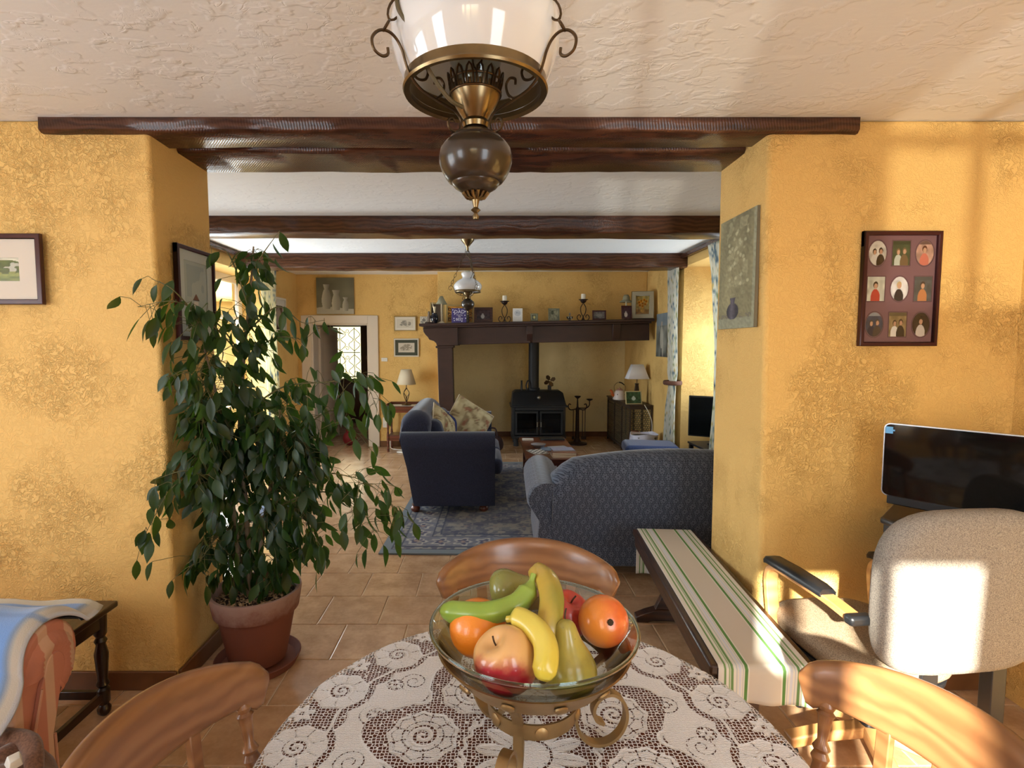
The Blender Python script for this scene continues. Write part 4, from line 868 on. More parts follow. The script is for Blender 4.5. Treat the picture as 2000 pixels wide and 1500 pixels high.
sheet('cloth', .16, .22, lambda X, Y: put(base(X, (226,224,216)), (np.floor(X*5)+np.floor(Y*7)) % 2 == 0, (24,24,26)), 40, 56, PRINT, t, loc=(0,-.11,.008), rot=(-PI/2,0,0)); obj('fold', MB().box(-.08,-.11,0,.08,.11,.0075), bpy.data.materials['white_linen'], t)
t = thing('dish', 'grey oval dish of oddments behind the chequered cloth', 'dish', (.53, 5.75, TZ), 0, 'things on the coffee table'); mb = MB().lathe([(0,0),(.05,0),(.085,.035),(.08,.036),(.045,.006),(0,.006)], 24); obj('bowl', mb, M('grey_ceramic', (128,122,122), .4).mat, t)
t = thing('tray', 'long black tray at the far end of the coffee table', 'tray', (.73, 6.22, TZ), .05, 'things on the coffee table'); obj('tray', MB().box(-.14,-.06,0,.14,.06,.018).box(-.13,-.05,.018,.13,.05,.021), BLACKPL, t, bevel=.004)

# footstool
t = thing('footstool', 'blue fabric footstool in front of the corner cabinet', 'footstool', (1.86, 6.18, 0), math.radians(-8))
o = obj('cushion_top', MB().box(-.30,-.24,.26,.30,.24,.395), fabric('mid_blue_fabric', (62,76,116)), t, bevel=.05, seg=4); obj('frame', MB().box(-.27,-.21,.14,.27,.21,.27), bpy.data.materials['mid_blue_fabric'], t, bevel=.01)
for sx in (-.23, .23):
    for sy in (-.17, .17): obj('leg', MB().lathe([(.018,0),(.026,.06),(.02,.1),(.028,.14)], 12, (sx,sy,0)), CHERRY, t)

# ================================================================== NEAR ROOM
# ---- hanging oil lamps
OPAL = M('opal_glass', (238,240,242), .08); OPAL.set('Transmission Weight', .12); OPAL.set('Subsurface Weight', .3); OPAL.set('Subsurface Radius', (.05,.05,.05)); OPAL.set('Coat Weight', .6); OPAL = OPAL.mat
FONT_ = M('dark_bronze_glaze', (50,38,27), .28, 0); FONT_.set('Coat Weight', .35); FONT_ = FONT_.mat
def oil_lamp(label, loc, top, shade, k=1.0, az0=90, fine=True, chimney=.2, cord_pts=None):
    t = thing('oil_lamp', label, 'lamp', loc)
    P = lambda L: [(a*k, b*k) for a, b in L]; n = 40 if fine else 20
    obj('font', MB().lathe(P([(.0,-.190),(.018,-.189),(.027,-.185),(.038,-.178),(.042,-.173),(.043,-.170),(.049,-.168),(.055,-.160),(.0615,-.148),(.0655,-.135),(.066,-.125),(.063,-.112),(.055,-.101),(.047,-.096),(.046,-.092),(.037,-.086),(.026,-.080),(.013,-.072),(.0,-.072)]), n), FONT_, t)
    mb = MB().lathe(P([(.0,-.236),(.005,-.234),(.006,-.229),(.003,-.223),(.009,-.218),(.004,-.213),(.006,-.204),(.007,-.2),(.012,-.197),(.016,-.192),(.02,-.19),(.0,-.188)]), 20)
    if fine:
        for j in range(14):
            a = 2*PI*j/14; mb.tube([(.006*k*math.cos(a),.006*k*math.sin(a),-.197*k),(.017*k*math.cos(a),.017*k*math.sin(a),-.195*k),(.023*k*math.cos(a),.023*k*math.sin(a),-.187*k)], .0028*k, 6)
    obj('finial', mb, BRASS, t)
    obj('burner', MB().lathe(P([(.0,-.076),(.022,-.074),(.024,-.066),(.021,-.06),(.026,-.052),(.036,-.036),(.043,-.022),(.044,-.018),(.041,-.014),(.0,-.014)]), n), BRASS, t)
    mb = MB(); m = 16
    for j in range(m):
        a0 = 2*PI*(j+.16)/m; a1 = 2*PI*(j+.84)/m; am = (a0+a1)/2
        q = lambda a, r, z: (r*k*math.cos(a), r*k*math.sin(a), z*k)
        for r0 in (.0455,):
            # each leaf of the gallery: two uprights joined by a pointed cap
            mb.tube([q(a0, r0-.004, -.018), q(a0, r0+.001, .002), q(a0+.05, r0+.003, .012), q(am, r0+.004, .017), q(a1-.05, r0+.003, .012), q(a1, r0+.001, .002), q(a1, r0-.004, -.018)], .0022*k, 5)
        mb.tube([q(am, r0-.003, -.018), q(am, r0, -.006)], .003*k, 5)
    mb.torus(.045*k, .0022*k, (0,0,-.017*k), 32, 6); mb.torus(.0465*k, .0018*k, (0,0,.003*k), 32, 6)
    obj('gallery', mb, BRONZE, t)
    obj('glass_chimney', MB().lathe(P([(.024,-.012),(.026,.0),(.04,.02),(.046,.04),(.042,.06),(.03,.085),(.023,.11),(.021,chimney),(.0195,chimney),(.0215,.11),(.0285,.084),(.0405,.058),(.0445,.04),(.0385,.02),(.0245,.0),(.0225,-.012)]), 32, cap=False), GLASS, t)
    obj('shade_ring', MB().lathe(P([(.117,-.014),(.127,-.016),(.129,-.012),(.126,-.008),(.126,.020),(.128,.023),(.124,.026),(.119,.022),(.118,-.008),(.117,-.014)]), 56, cap=False), BRASS, t)
    o = obj('glass_shade', MB().lathe([(a*k, b*k) for a, b in shade], 56, cap=False), OPAL, t, smooth=80); md = o.modifiers.new('t','SOLIDIFY'); md.thickness = .004; md.offset = -1
    top -= loc[2]
    for j in range(3):
        a = math.radians(az0 + 120*j); c, s_ = math.cos(a), math.sin(a)
        R = lambda L: [(r*k*c, r*k*s_, z*k) for r, z in L]
        mb = MB().tube(bez(R([(.030,-.082),(.040,-.088),(.052,-.083),(.054,-.071),(.046,-.066),(.041,-.071)]), 6), .0026*k, 6)
        mb.tube(bez(R([(.031,-.084),(.030,-.066),(.042,-.052),(.075,-.042),(.105,-.030),(.124,-.012),(.132,.006),(.138,.024),(.148,.040),(.162,.048),(.178,.045),(.189,.031),(.186,.014),(.173,.007),(.163,.012),(.163,.022)]), 7), .0026*k, 6)
        mb.tube(bez(R([(.078,-.041),(.066,-.030),(.062,-.014),(.069,-.004),(.079,-.007),(.080,-.016)]), 5), .0024*k, 6)
        mb.tube(bez(R([(.124,.0),(.112,-.014),(.097,-.012),(.092,.001),(.099,.010),(.105,.004)]), 5), .0024*k, 6)
        obj('arm', mb, BRONZE, t)
        mb = MB(); p0 = Vector((.165*k*c, .165*k*s_, .056*k)); p1 = Vector((.012*c, .012*s_, top-.10)); d = p1-p0; L = d.length; step = .034*k; m = int(L/step); q = d.to_track_quat('Z', 'Y')
        for i in range(m+1):
            cc = p0 + d*(i/m); rot = Matrix.Rotation((i % 2)*PI/2, 4, 'Z')
            e = MB(); seg = 14
            ring = [(.0095*k*math.cos(2*PI*u/seg), 0, .0215*k*math.sin(2*PI*u/seg)) for u in range(seg)] if i else [(.009*k*math.cos(2*PI*u/seg), 0, .009*k*math.sin(2*PI*u/seg)) for u in range(seg)]
            e.tube(ring + [ring[0]], .0021*k, 5, cap=False); e.xf(Matrix.Translation(cc) @ q.to_matrix().to_4x4() @ rot); mb.add(e.v, e.f)
        obj('chain', mb, BRONZE, t)
    obj('canopy', MB().lathe([(.004,top-.11),(.012,top-.10),(.012,top-.075),(.03,top-.05),(.062,top-.012),(.066,top-.001),(0,top-.001)], 28), BRASS, t)
    obj('power_cord', MB().tube(bez(cord_pts, 10), .0036, 8), M('brown_cord', (92,80,52), .6).mat, t)
    return t
oil_lamp('large brass oil lamp with a white glass shade hanging over the dining table', (-.024, 1.0, 1.978), 2.44,
         [(.118,-.004),(.122,.006),(.133,.03),(.142,.06),(.145,.09),(.140,.12),(.126,.15),(.10,.178),(.075,.197),(.060,.21),(.055,.222),(.058,.238),(.066,.255)], az0=90,
         cord_pts=[(-.022,-.035,-.052),(-.045,-.055,-.045),(-.075,-.075,-.01),(-.105,-.09,.05),(-.125,-.085,.10),(-.10,-.06,.22),(-.03,-.02,.33),(-.004,-.004,.37)])
oil_lamp('smaller oil lamp with a waisted white glass shade hanging over the living room', (-.21, 5.4, 2.055), 2.555,
         [(.118,-.004),(.128,.008),(.138,.03),(.140,.05),(.130,.07),(.105,.095),(.075,.112),(.056,.122),(.052,.135),(.060,.15),(.066,.165),(.062,.18)], fine=False, az0=62, chimney=.20,
         cord_pts=[(-.02,-.02,-.05),(-.04,-.04,-.02),(.05,-.06,.16),(.03,-.03,.25),(.035,-.02,.30),(-.01,0,.35),(0,0,.40)])

# ---- dining table, lace cloth
TX, TY, TR = .078, .968, .5
t = thing('dining_table', 'round brown pedestal dining table under the lace cloth', 'table', (TX, TY, 0))
TOPW = wood('table_mahogany', (110,58,38), (86,42,28), .35, 'X', 6, 3)
obj('tabletop', MB().lathe([(0,.71),(TR-.03,.71),(TR-.006,.72),(TR-.004,.735),(TR-.012,.742),(0,.742)], 72), TOPW, t)
obj('pedestal', MB().lathe([(.0,.08),(.08,.08),(.09,.12),(.06,.18),(.045,.25),(.065,.36),(.07,.42),(.045,.5),(.04,.58),(.08,.64),(.16,.70),(.16,.712),(0,.712)], 28), TOPW, t)
for j in range(4):
    a = PI/4 + j*PI/2; c, s_ = math.cos(a), math.sin(a); obj('leg', MB().tube(bez([(.05*c,.05*s_,.16),(.16*c,.16*s_,.15),(.27*c,.27*s_,.06),(.34*c,.34*s_,.025)], 6), [.034-.0006*k for k in range(19)], 10), TOPW, t)
def lace(x, y):
    r = np.hypot(x, y); th = np.arctan2(y, x); v = np.full_like(x, -1.0); ln = np.zeros_like(x)   # v>0 solid, scaled roughly in metres
    def U(d): 
        np.maximum(v, d, out=v)
    def spiral_(cx, cy, R, a, hand=1, ph=0, duty=.55):
        dx, dy = x-cx, y-cy; q = np.hypot(dx, dy); f = np.arctan2(dy, dx)*hand + ph; w_ = ((q/a - f/(2*PI)) % 1); d = (duty/2-np.abs(w_-.5))*a; return np.minimum(d, R-q)
    def fan(cx, cy, R, out, n=9):
        dx, dy = x-cx, y-cy; q = np.hypot(dx, dy); f = np.arctan2(dy, dx) - out; f = (f+PI) % (2*PI) - PI
        edge = R*(1-.10*np.abs(np.sin(n*f/2))) - q; hole = R*.42 - q; ring = np.minimum(edge, -hole); return ring, np.abs(q-R*.5)-.0016, R*.40-q, f
    # centre flower
    pet = .055+.05*np.abs(np.cos(6*th))**.7 - r; U(np.minimum(pet*.5, np.abs(np.sin(6*th+PI/2*0))*.0+.02)); v[(np.abs((r-.04)) < .003) & (r < .05)] = -.01
    v[(np.abs(((th*12/(2*PI)+.5) % 1)-.5) < .04/(r/.05+.2)*.8) & (r > .03) & (r < .1)] = -.003
    for k in range(8):                                     # eight fans, joined by scrolls
        a = k*PI/4 + .2; cx, cy = .215*math.cos(a), .215*math.sin(a)
        ring, gap, core, f = fan(cx, cy, .074, a+PI/2); U(ring); m_ = (np.abs(((f*9/(2*PI)) % 1)-.5) < .06) & (ring > .003); v[m_] = -.004; v[(np.abs(ring-.010) < .0016)] = -.003
        U(np.where(core > -.004, spiral_(cx, cy, .032, .017, 1, k), -1))
        a2 = a + PI/8; cx, cy = .155*math.cos(a2), .155*math.sin(a2); U(spiral_(cx, cy, .036, .022, -1, a2, .5)); cx, cy = .285*math.cos(a2), .285*math.sin(a2); U(spiral_(cx, cy, .034, .02, 1, -a2+1, .55))
    # solid ground between r .29 and the wavy rim band, carrying drawn-thread curls
    wob = .325 + .035*np.cos(8*th-.2*8+.0); band = np.minimum(r-(wob-.018), (.405+.02*np.cos(16*th)) - r); U(np.where(band > -.01, band, -1))
    for k in range(16):
        a = k*PI/8 + .1; cx, cy = .335*math.cos(a), .335*math.sin(a); dx, dy = x-cx, y-cy; q = np.hypot(dx, dy); f = np.arctan2(dy, dx)*(1 if k % 2 else -1)
        w_ = ((q/.016 - f/(2*PI)) % 1); m_ = (np.abs(w_-.5) < .12) & (q < .034) & (q > .004); v[m_] = -.004; v[(np.abs(q-.012) < .0035) & (k % 2 == 0) & (np.abs(((f*6/(2*PI)) % 1)-.5) < .3)] = -.004
    for k in range(8):
        a = k*PI/4 + .2; q = np.hypot(x-.215*math.cos(a), y-.215*math.sin(a)); v[(q > .074) & (q < .090)] = -.01; a += PI/8; q = np.hypot(x-.36*math.cos(a), y-.36*math.sin(a)); f = np.arctan2(y-.36*math.sin(a), x-.36*math.cos(a)); v[(q < .020)] = -.01; U(.013+.004*np.cos(6*f)-q); v[q < .004] = -.01
    # outer scallops with curls
    for k in range(16):
        a = k*PI/8; cx, cy = .45*math.cos(a), .45*math.sin(a); ring, gap, core, f = fan(cx, cy, .062, a, 8); q_ = np.hypot(x-cx, y-cy); v[(q_ > .058) & (q_ < .074)] = -.01; U(ring); m_ = (np.abs(((f*8/(2*PI)) % 1)-.5) < .05) & (ring > .003); v[m_] = -.002; U(np.where(core > -.004, spiral_(cx, cy, .026, .015, -1, k), -1))
        a += PI/16; cx, cy = .485*math.cos(a), .485*math.sin(a); dx, dy = x-cx, y-cy; q = np.hypot(dx, dy); f = np.arctan2(dy, dx); U(.022+.006*np.cos(6*f)-q); v[q < .006] = -.01
    for r0, w_ in ((.128, .0035), (.41, .003), (.525, .004), (.62, .008)): U(w_-np.abs(r-r0+.004*np.cos(24*th)))
    sk = (r > .54) & (r < .62); U(np.where(sk, .03*np.cos(30*th)*np.cos((r-.58)*60)-.002, -1))
    return v
nr, na = 310, 860; LR = .635
rad, ang = np.meshgrid(np.linspace(.0005, LR, nr), np.arange(na)*2*PI/na, indexing='ij'); fx = (rad*np.cos(ang)).ravel(); fy = (rad*np.sin(ang)).ravel()
ph = .35; lv = lace(fx*math.cos(ph)+fy*math.sin(ph)+.0, -fx*math.sin(ph)+fy*math.cos(ph))
rr = rad.ravel(); aa = ang.ravel(); over = np.clip(rr-(TR+.002), 0, None); fold = np.clip(over/.12, 0, 1)*(.020*np.cos(14*aa)+.010*np.cos(23*aa+1))
bend_ = .012; t_ = np.clip(over/bend_, 0, PI/2); R3 = np.where(over > 0, TR+.002 + bend_*np.sin(t_) + fold, rr); dz = np.where(over > 0, -bend_*(1-np.cos(t_)) - np.clip(over-bend_*PI/2, 0, None), 0)
vv = np.c_[R3*np.cos(aa), R3*np.sin(aa), dz + .0012]
i = np.arange((nr-1)*na); a = i; r_ = i//na; c_ = i % na; F = np.c_[r_*na+c_, r_*na+(c_+1) % na, (r_+1)*na+(c_+1) % na, (r_+1)*na+c_]
me = bpy.data.meshes.new('lace'); me.from_pydata(vv.tolist(), [], F.tolist()); at = me.color_attributes.new('Lace', 'FLOAT_COLOR', 'POINT')
at.data.foreach_set('color', np.c_[np.clip(lv, -.02, .02)*40+.5, fx, fy, np.ones_like(fx)].astype(np.float32).ravel()); me.shade_smooth()
L = M('cotton_lace', (232,224,218), .9, 0, .1); ac = L.attr('Lace'); sp = L.nt.nodes.new('ShaderNodeSeparateColor'); L.nt.links.new(ac, sp.inputs[0]); sol = V(L.nt, sp.outputs[0])
cb_ = L.nt.nodes.new('ShaderNodeCombineXYZ'); L.nt.links.new(sp.outputs[1], cb_.inputs[0]); L.nt.links.new(sp.outputs[2], cb_.inputs[1]); fc = cb_.outputs[0]
edge = L.vor(fc, 128, 'DISTANCE_TO_EDGE', 'Distance', .45); net = edge.sm(.135, .085)                 # 1 on the threads of the net
weave = L.wave(fc, 95, 6, 2, 2, 'Y'); n_ = L.noise(fc, 260, 2)
solid = (sol + n_*.05).sm(.47, .54); alpha = solid.m('MAXIMUM', net)
L.color(L.mix(weave*.30 + n_*.1, (240,239,240), (184,180,182))); L.bump(sol.sm(.45, .75)*1.2 + weave*.35*solid + net*.3, .8, .0018)
tr = L.nt.nodes.new('ShaderNodeBsdfTransparent'); mx = L.nt.nodes.new('ShaderNodeMixShader'); L.nt.links.new(alpha.k, mx.inputs[0]); L.nt.links.new(tr.outputs[0], mx.inputs[1]); L.nt.links.new(L.b.outputs[0], mx.inputs[2]); L.nt.links.new(mx.outputs[0], L.nt.nodes['Material Output'].inputs[0])
me.materials.append(L.mat); o = bpy.data.objects.new('tablecloth', me); COL.objects.link(o); o.location = (TX, TY, .7425); tag(o, 'white lace tablecloth with scroll pattern covering the round dining table', 'tablecloth')

# ---- fruit bowl on its iron stand
BX, BY = .082, .967
t = thing('fruit_bowl', 'wide clear glass bowl holding the fruit, standing in the gold metal stand', 'bowl', (BX, BY, 0))
outer = [(.0,.872),(.055,.872),(.075,.878),(.11,.903),(.15,.945),(.178,.983),(.186,.998),(.190,1.001)]; inner = [(.187,1.006),(.182,1.001),(.174,.988),(.146,.951),(.106,.909),(.072,.884),(.052,.878),(.0,.878)]
obj('glass_body', MB().lathe(outer + inner, 72), GLASS, t, smooth=80); obj('rim', MB().torus(.1885, .0036, (0,0,1.003), 72, 10), glassm('rim_glass', (206,222,214)), t); obj('foot_ring', MB().torus(.052, .004, (0,0,.872), 40, 8), GLASS, t)
t = thing('bowl_stand', 'gold lacquered metal stand with riveted bands and scroll legs under the glass bowl', 'stand', (BX, BY, 0))
def band(r0, r1, z0, z1, th): return MB().lathe([(r0,z0),(r0+th,z0),(r1+th,z1),(r1,z1),(r0,z0)], 64, cap=False)
obj('upper_band', band(.135,.174,.922,.968,.004), GOLDSTEEL, t); obj('lower_band', band(.079,.083,.836,.866,.004), GOLDSTEEL, t)
for k in range(12):
    a = 2*PI*k/12 - PI/2 - .33; r = .1605; mb = MB().lathe([(0,0),(.0115,0),(.0115,.003),(.008,.0055),(0,.006)], 16)
    nrm = Vector((math.cos(a), math.sin(a), -.9)).normalized(); mb.xf(Matrix.Translation((r*math.cos(a), r*math.sin(a), .945)) @ nrm.to_track_quat('Z', 'Y').to_matrix().to_4x4()); obj('rivet', mb, GOLDSTEEL, t)
for k in range(6):
    a = 2*PI*k/6 - PI/2 + .1; mb = MB().lathe([(0,0),(.0115,0),(.0115,.003),(.008,.005),(0,.006)], 16); nrm = Vector((math.cos(a), math.sin(a), 0)); mb.xf(Matrix.Translation((.0845*math.cos(a), .0845*math.sin(a), .851)) @ nrm.to_track_quat('Z', 'Y').to_matrix().to_4x4()); obj('rivet', mb, GOLDSTEEL, t)
for deg in (-112, 8, 128):
    a = math.radians(deg); c, s_ = math.cos(a), math.sin(a)
    L_ = [(.140,.930),(.104,.897),(.083,.862),(.081,.83),(.084,.80),(.095,.774),(.118,.757),(.148,.757),(.172,.775),(.183,.805),(.176,.836),(.155,.853),(.131,.848),(.118,.828),(.122,.806),(.138,.796)]
    obj('leg', MB().tube(bez([(r*c, r*s_, z) for r, z in L_], 6), .005, flat=(.019, .006)), GOLDSTEEL, t)
def fruitmat(name, stops, rough=.3, scale=3, spots=None, axis=2, bump=.1, pore=0):
    m = M(name, stops[0], rough); co = m.co(); n = m.noise(co, scale*8, 4, .6); x, y, z = m.xyz(co)
    f = ((x, y, z)[axis]*12.0 + .5 + (n-.5)*.9).sm(.15, .85); c = m.mix(f, stops[0], stops[1])
    if len(stops) > 2: c = m.mix(m.noise(co, scale*14, 3).sm(.5, .75)*.6, c, stops[2])
    if spots: c = m.mix(m.noise(co, 190, 2, .7).sm(.68, .74)*.8, c, spots)
    m.color(c); m.set('Coat Weight', .35); m.set('Coat Roughness', .12)
    m.bump(m.noise(co, 300 if pore else 60, 2), pore or bump*.5, .0012); return m.mat
FR = 'fruit in the glass bowl'
def fruit(name, label, cat, c, prof, mat, rot=(0,0,0), lobes=0, bumps=0, stem=None, n=36, blossom=False, seed=0):
    t = thing(name, label, cat, c, 0, FR); t.rotation_euler = rot; r = random.Random(seed); rings = []
    for R, z in prof: rings.append([(R*(1+lobes*math.cos(5*2*PI*j/n+seed)+bumps*math.sin(3*2*PI*j/n+z*40+seed))*math.cos(2*PI*j/n), R*(1+lobes*math.cos(5*2*PI*j/n+seed)+bumps*math.cos(2*2*PI*j/n+z*30))*math.sin(2*PI*j/n), z) for j in range(n)])
    obj('flesh', MB().loft(rings), mat, t, smooth=80, sub=1)
    if stem: obj('stem', MB().tube(bez([(0,0,stem),(.001,0,stem+.008),(.004,.001,stem+.017)], 4), .0016, 6), M('stem_brown', (64,44,26), .8).mat, t)
    if blossom: obj('calyx', MB().lathe([(0,blossom+.0012),(.0045,blossom+.001),(.006,blossom-.001),(0,blossom-.002)], 8), M('calyx_brown', (60,44,24), .9).mat, t)
    return t
def ballprof(r, k=1.0, dim=.0): return [(r*math.sin(PI*i/14)+1e-4, -r*k*math.cos(PI*i/14) + (dim*(1 if i > 7 else -1)*-1*max(0, 1-math.sin(PI*i/14)*2.2))) for i in range(15)]
OR1 = fruitmat('orange_peel', ((236,126,30),(240,142,44),(226,112,26)), .3, 2, pore=.35)
fruit('orange', 'orange at the left of the bowl, below the green banana', 'orange', (-.020,.958,.998), ballprof(.053,.97,.002), OR1, (.4,.3,0), blossom=-.0462*1.0)
fruit('orange', 'large orange fruit with a brown calyx at the right rim of the bowl', 'orange', (.212,.968,1.006), ballprof(.0465,.96,.002), fruitmat('blushed_orange_peel', ((232,140,56),(226,104,50),(236,160,90)), .3, 2, axis=0, pore=.15), (1.15,0,.1), blossom=.0455, seed=2)
AP = [(1e-4,.034),(.008,.036),(.016,.042),(.028,.046),(.042,.038),(.052,.018),(.053,-.004),(.048,-.024),(.040,-.038),(.030,-.046),(.018,-.048),(.008,-.043),(1e-4,-.040)]
mA = M('red_yellow_apple_skin', (228,170,110), .28); co = mA.co(); x, y, z = mA.xyz(co); nn = mA.noise(co, 14, 4, .6); from mathutils import Euler
_d = Euler((.1,-.55,.2)).to_matrix().inverted() @ Vector((-.25,-.55,-.78)).normalized(); f = ((x*(20*_d.x)) + (y*(20*_d.y)) + (z*(20*_d.z)) + (nn-.5)*1.1 + .18).sm(.1, .7); mA.color(mA.mix(f, (230,178,116), (158,28,44))); mA.set('Coat Weight', .4); mA.set('Coat Roughness', .1)
fruit('apple', 'big apple, yellow above and crimson below, at the front of the bowl', 'apple', (.028,.856,.998), AP[::-1], mA.mat, (.1,-.55,.2), lobes=.012, bumps=.02, stem=.034)
fruit('apple', 'dark red apple half hidden behind the pear', 'apple', (.152,1.03,.985), [(a*.88, b*.88) for a, b in AP[::-1]], fruitmat('red_apple_skin', ((150,26,34),(196,70,60),(120,16,26)), .3), (.2,.3,0), lobes=.02, stem=.03, seed=4)
PE = [(1e-4,-.047),(.012,-.048),(.030,-.044),(.042,-.030),(.0465,-.012),(.043,.006),(.033,.024),(.024,.040),(.019,.056),(.0165,.068),(.011,.075),(1e-4,.077)]
fruit('pear', 'yellow-green pear standing at the front right of the bowl', 'pear', (.136,.872,.978), PE, fruitmat('pear_skin', ((158,148,58),(170,156,74),(140,124,52)), .3, 2, spots=(96,72,40)), (-.12,-.10,.0), bumps=.02, stem=.078)
fruit('mango', 'green mottled pear lying at the back of the bowl', 'pear', (.040,1.075,1.018), [(a*.92, b*.8) for a, b in PE], fruitmat('green_mottled_skin', ((140,140,72),(150,146,84),(120,104,62)), .22, 2, spots=(86,66,40)), (.5,1.35,.5), stem=.062, seed=3).name = 'green_pear'
def banana(label, pts, r, mat, tip=(70,56,34), stemlen=.02):
    P = bez(pts, 8); m = len(P); c0 = Vector(P[m//2]); t = thing('banana', label, 'banana', tuple(c0), 0, FR); rings = []; up = None
    for i, p in enumerate(P):
        tt = i/(m-1); d = (P[min(i+1, m-1)]-P[max(i-1, 0)]).normalized(); a = (Vector((0,0,1))-d*d.z).normalized(); b = d.cross(a); R = r*(min(1, (tt/.10)**.6)*.62+.38 if tt < .1 else 1)*(1 if tt < .80 else max(.28, 1-((tt-.80)/.12)*.72))
        rings.append([tuple(p - c0 + (a*math.cos(2*PI*k/20)+b*math.sin(2*PI*k/20))*R*(1+.055*math.cos(5*2*PI*k/20))) for k in range(20)])
    obj('peel', MB().loft(rings), mat, t, smooth=80); e = Vector(P[0])-c0; d = (Vector(P[0])-Vector(P[1])).normalized()
    obj('tip', MB().tube([e-d*.001, e+d*.004], [r*.34, r*.2], 8), M('banana_tip', tip, .8).mat, t); return t
banana('green banana lying across the back left of the bowl', [(-.088,.975,1.022),(-.045,.952,1.030),(.0,.940,1.036),(.045,.948,1.046),(.072,.968,1.062),(.084,.985,1.088)], .0195, fruitmat('green_banana_peel', ((128,156,52),(146,170,70)), .35, 2))
banana('yellow and green banana standing at the back centre of the bowl', [(.093,.885,1.010),(.105,.90,1.040),(.112,.935,1.062),(.108,.985,1.074),(.098,1.03,1.068),(.09,1.06,1.052)], .0215, fruitmat('ripening_banana_peel', ((204,170,72),(150,146,60)), .4, 1.2, axis=0))
banana('bright yellow banana curving over the front centre of the bowl', [(.083,.800,.998),(.090,.815,1.022),(.088,.840,1.040),(.072,.868,1.050),(.050,.892,1.050),(.032,.905,1.042)], .0195, fruitmat('yellow_banana_peel', ((212,190,66),(224,204,90)), .35, 1.5))

# ---- dining chairs
def crest_section(rad, phi, z0, z1, th, lean): 
    zc = (z0+z1)/2; hz = (z1-z0)/2; out = []
    for k in range(16):
        a = 2*PI*k/16; ca, sa = math.cos(a), math.sin(a); q = abs(ca)**.6*(1 if ca > 0 else -1)*th/2; z = zc + hz*abs(sa)**.6*(1 if sa > 0 else -1)
        r = rad + q + (z-.86)*lean; out.append((r*math.sin(phi), -CR + .235 + r*math.cos(phi), z))
    return out
CR = .34
def turned(mb, p0, p1, k=1.0, bulb=True):
    pr = [(.011,0),(.012,.04),(.016,.07),(.012,.09),(.015,.12),(.011,.14),(.013,.2),(.016,.42),(.015,.6),(.012,.66),(.017,.69),(.012,.72),(.0165,.74),(.009,.78),(.013,.9),(.017,.925),(.012,.94),(.016,.965),(.013,.985),(.012,1)]
    return mb.lathe_to([(r*k, t) for r, t in pr], p0, p1, 14)
def dining_chair(label, loc, rz, wood_m=CHAIRWOOD):
    t = thing('dining_chair', label, 'chair', loc, rz, 'oak dining chairs round the table')
    n = 40; F0 = math.radians(50); rings = []
    for i in range(n+1):
        u = -1 + 2*i/n; phi = u*F0; e = abs(u)
        top = .925 - .062*e**2.2 - (.018*((e-.9)/.1)**2 if e > .9 else 0); bot = .795 + .006*e + (.0 if e < .82 else -.016*math.sin((e-.82)/.18*PI)) + (.030*((e-.93)/.07)**2 if e > .93 else 0)
        rings.append(crest_section(CR, phi, bot, top, .030*(1 if e < .93 else (1-.55*(e-.93)/.07)), .16))
    obj('crest_rail', MB().loft(rings), wood_m, t, smooth=70)
    seat = []
    for z, g in ((.432,.95),(.44,.985),(.455,1),(.465,.985),(.468,.93)):
        seat.append([((.215+.012*math.cos(2*a))*g*math.cos(a)*1.02, (.21*g*math.sin(a))*(1 if math.sin(a) < 0 else .98), z) for a in [2*PI*j/40 for j in range(40)]])
    seat.append([(.12*math.cos(2*PI*j/40), .12*math.sin(2*PI*j/40), .458) for j in range(40)]); obj('seat', MB().loft(seat), wood_m, t, smooth=60)
    def P(phi, z): r = CR + (z-.86)*.16; return (r*math.sin(phi), -CR+.235+r*math.cos(phi), z)
    for s in (-1, 1):
        a = P(s*math.radians(41), .81); obj('back_post', turned(MB(), (s*.175, .075, .46), a), wood_m, t)
    for ph, sx in ((-.42,-.105), (-.14,-.038), (.14,.038), (.42,.105)):
        p1 = P(ph, .808); p0 = (sx, .165 - abs(sx)*.25, .462)
        obj('splat', MB().tube(bez([p0, ((p0[0]+p1[0])/2, (p0[1]+p1[1])/2+.004, .63), p1], 5), .01, flat=(.030, .012)), wood_m, t, bevel=.002)
    for sx in (-1, 1):
        for sy in (-1, 1): obj('leg', MB().lathe_to([(.013,0),(.016,.05),(.019,.25),(.013,.3),(.02,.33),(.014,.36),(.02,.5),(.021,.75),(.015,.8),(.02,.83),(.014,.9),(.015,1)], (sx*.2, sy*.19, 0), (sx*.145, sy*.13, .44), 12), wood_m, t)
        obj('stretcher', MB().lathe_to([(.009,0),(.011,.2),(.015,.5),(.011,.8),(.009,1)], (sx*.185,-.172,.16), (sx*.185,.172,.16), 10), wood_m, t)
    obj('stretcher', MB().lathe_to([(.009,0),(.011,.2),(.015,.5),(.011,.8),(.009,1)], (-.18,0,.165), (.18,0,.165), 10), wood_m, t)
    return t
dining_chair('oak dining chair on the far side of the round table, behind the fruit bowl', (.112, 1.385, 0), 0)
dining_chair('oak dining chair at the left side of the round table', (-.36, .80, 0), math.radians(86))
dining_chair('oak dining chair at the right side of the round table, its rail in the sun', (.555, .80, 0), math.radians(-84))

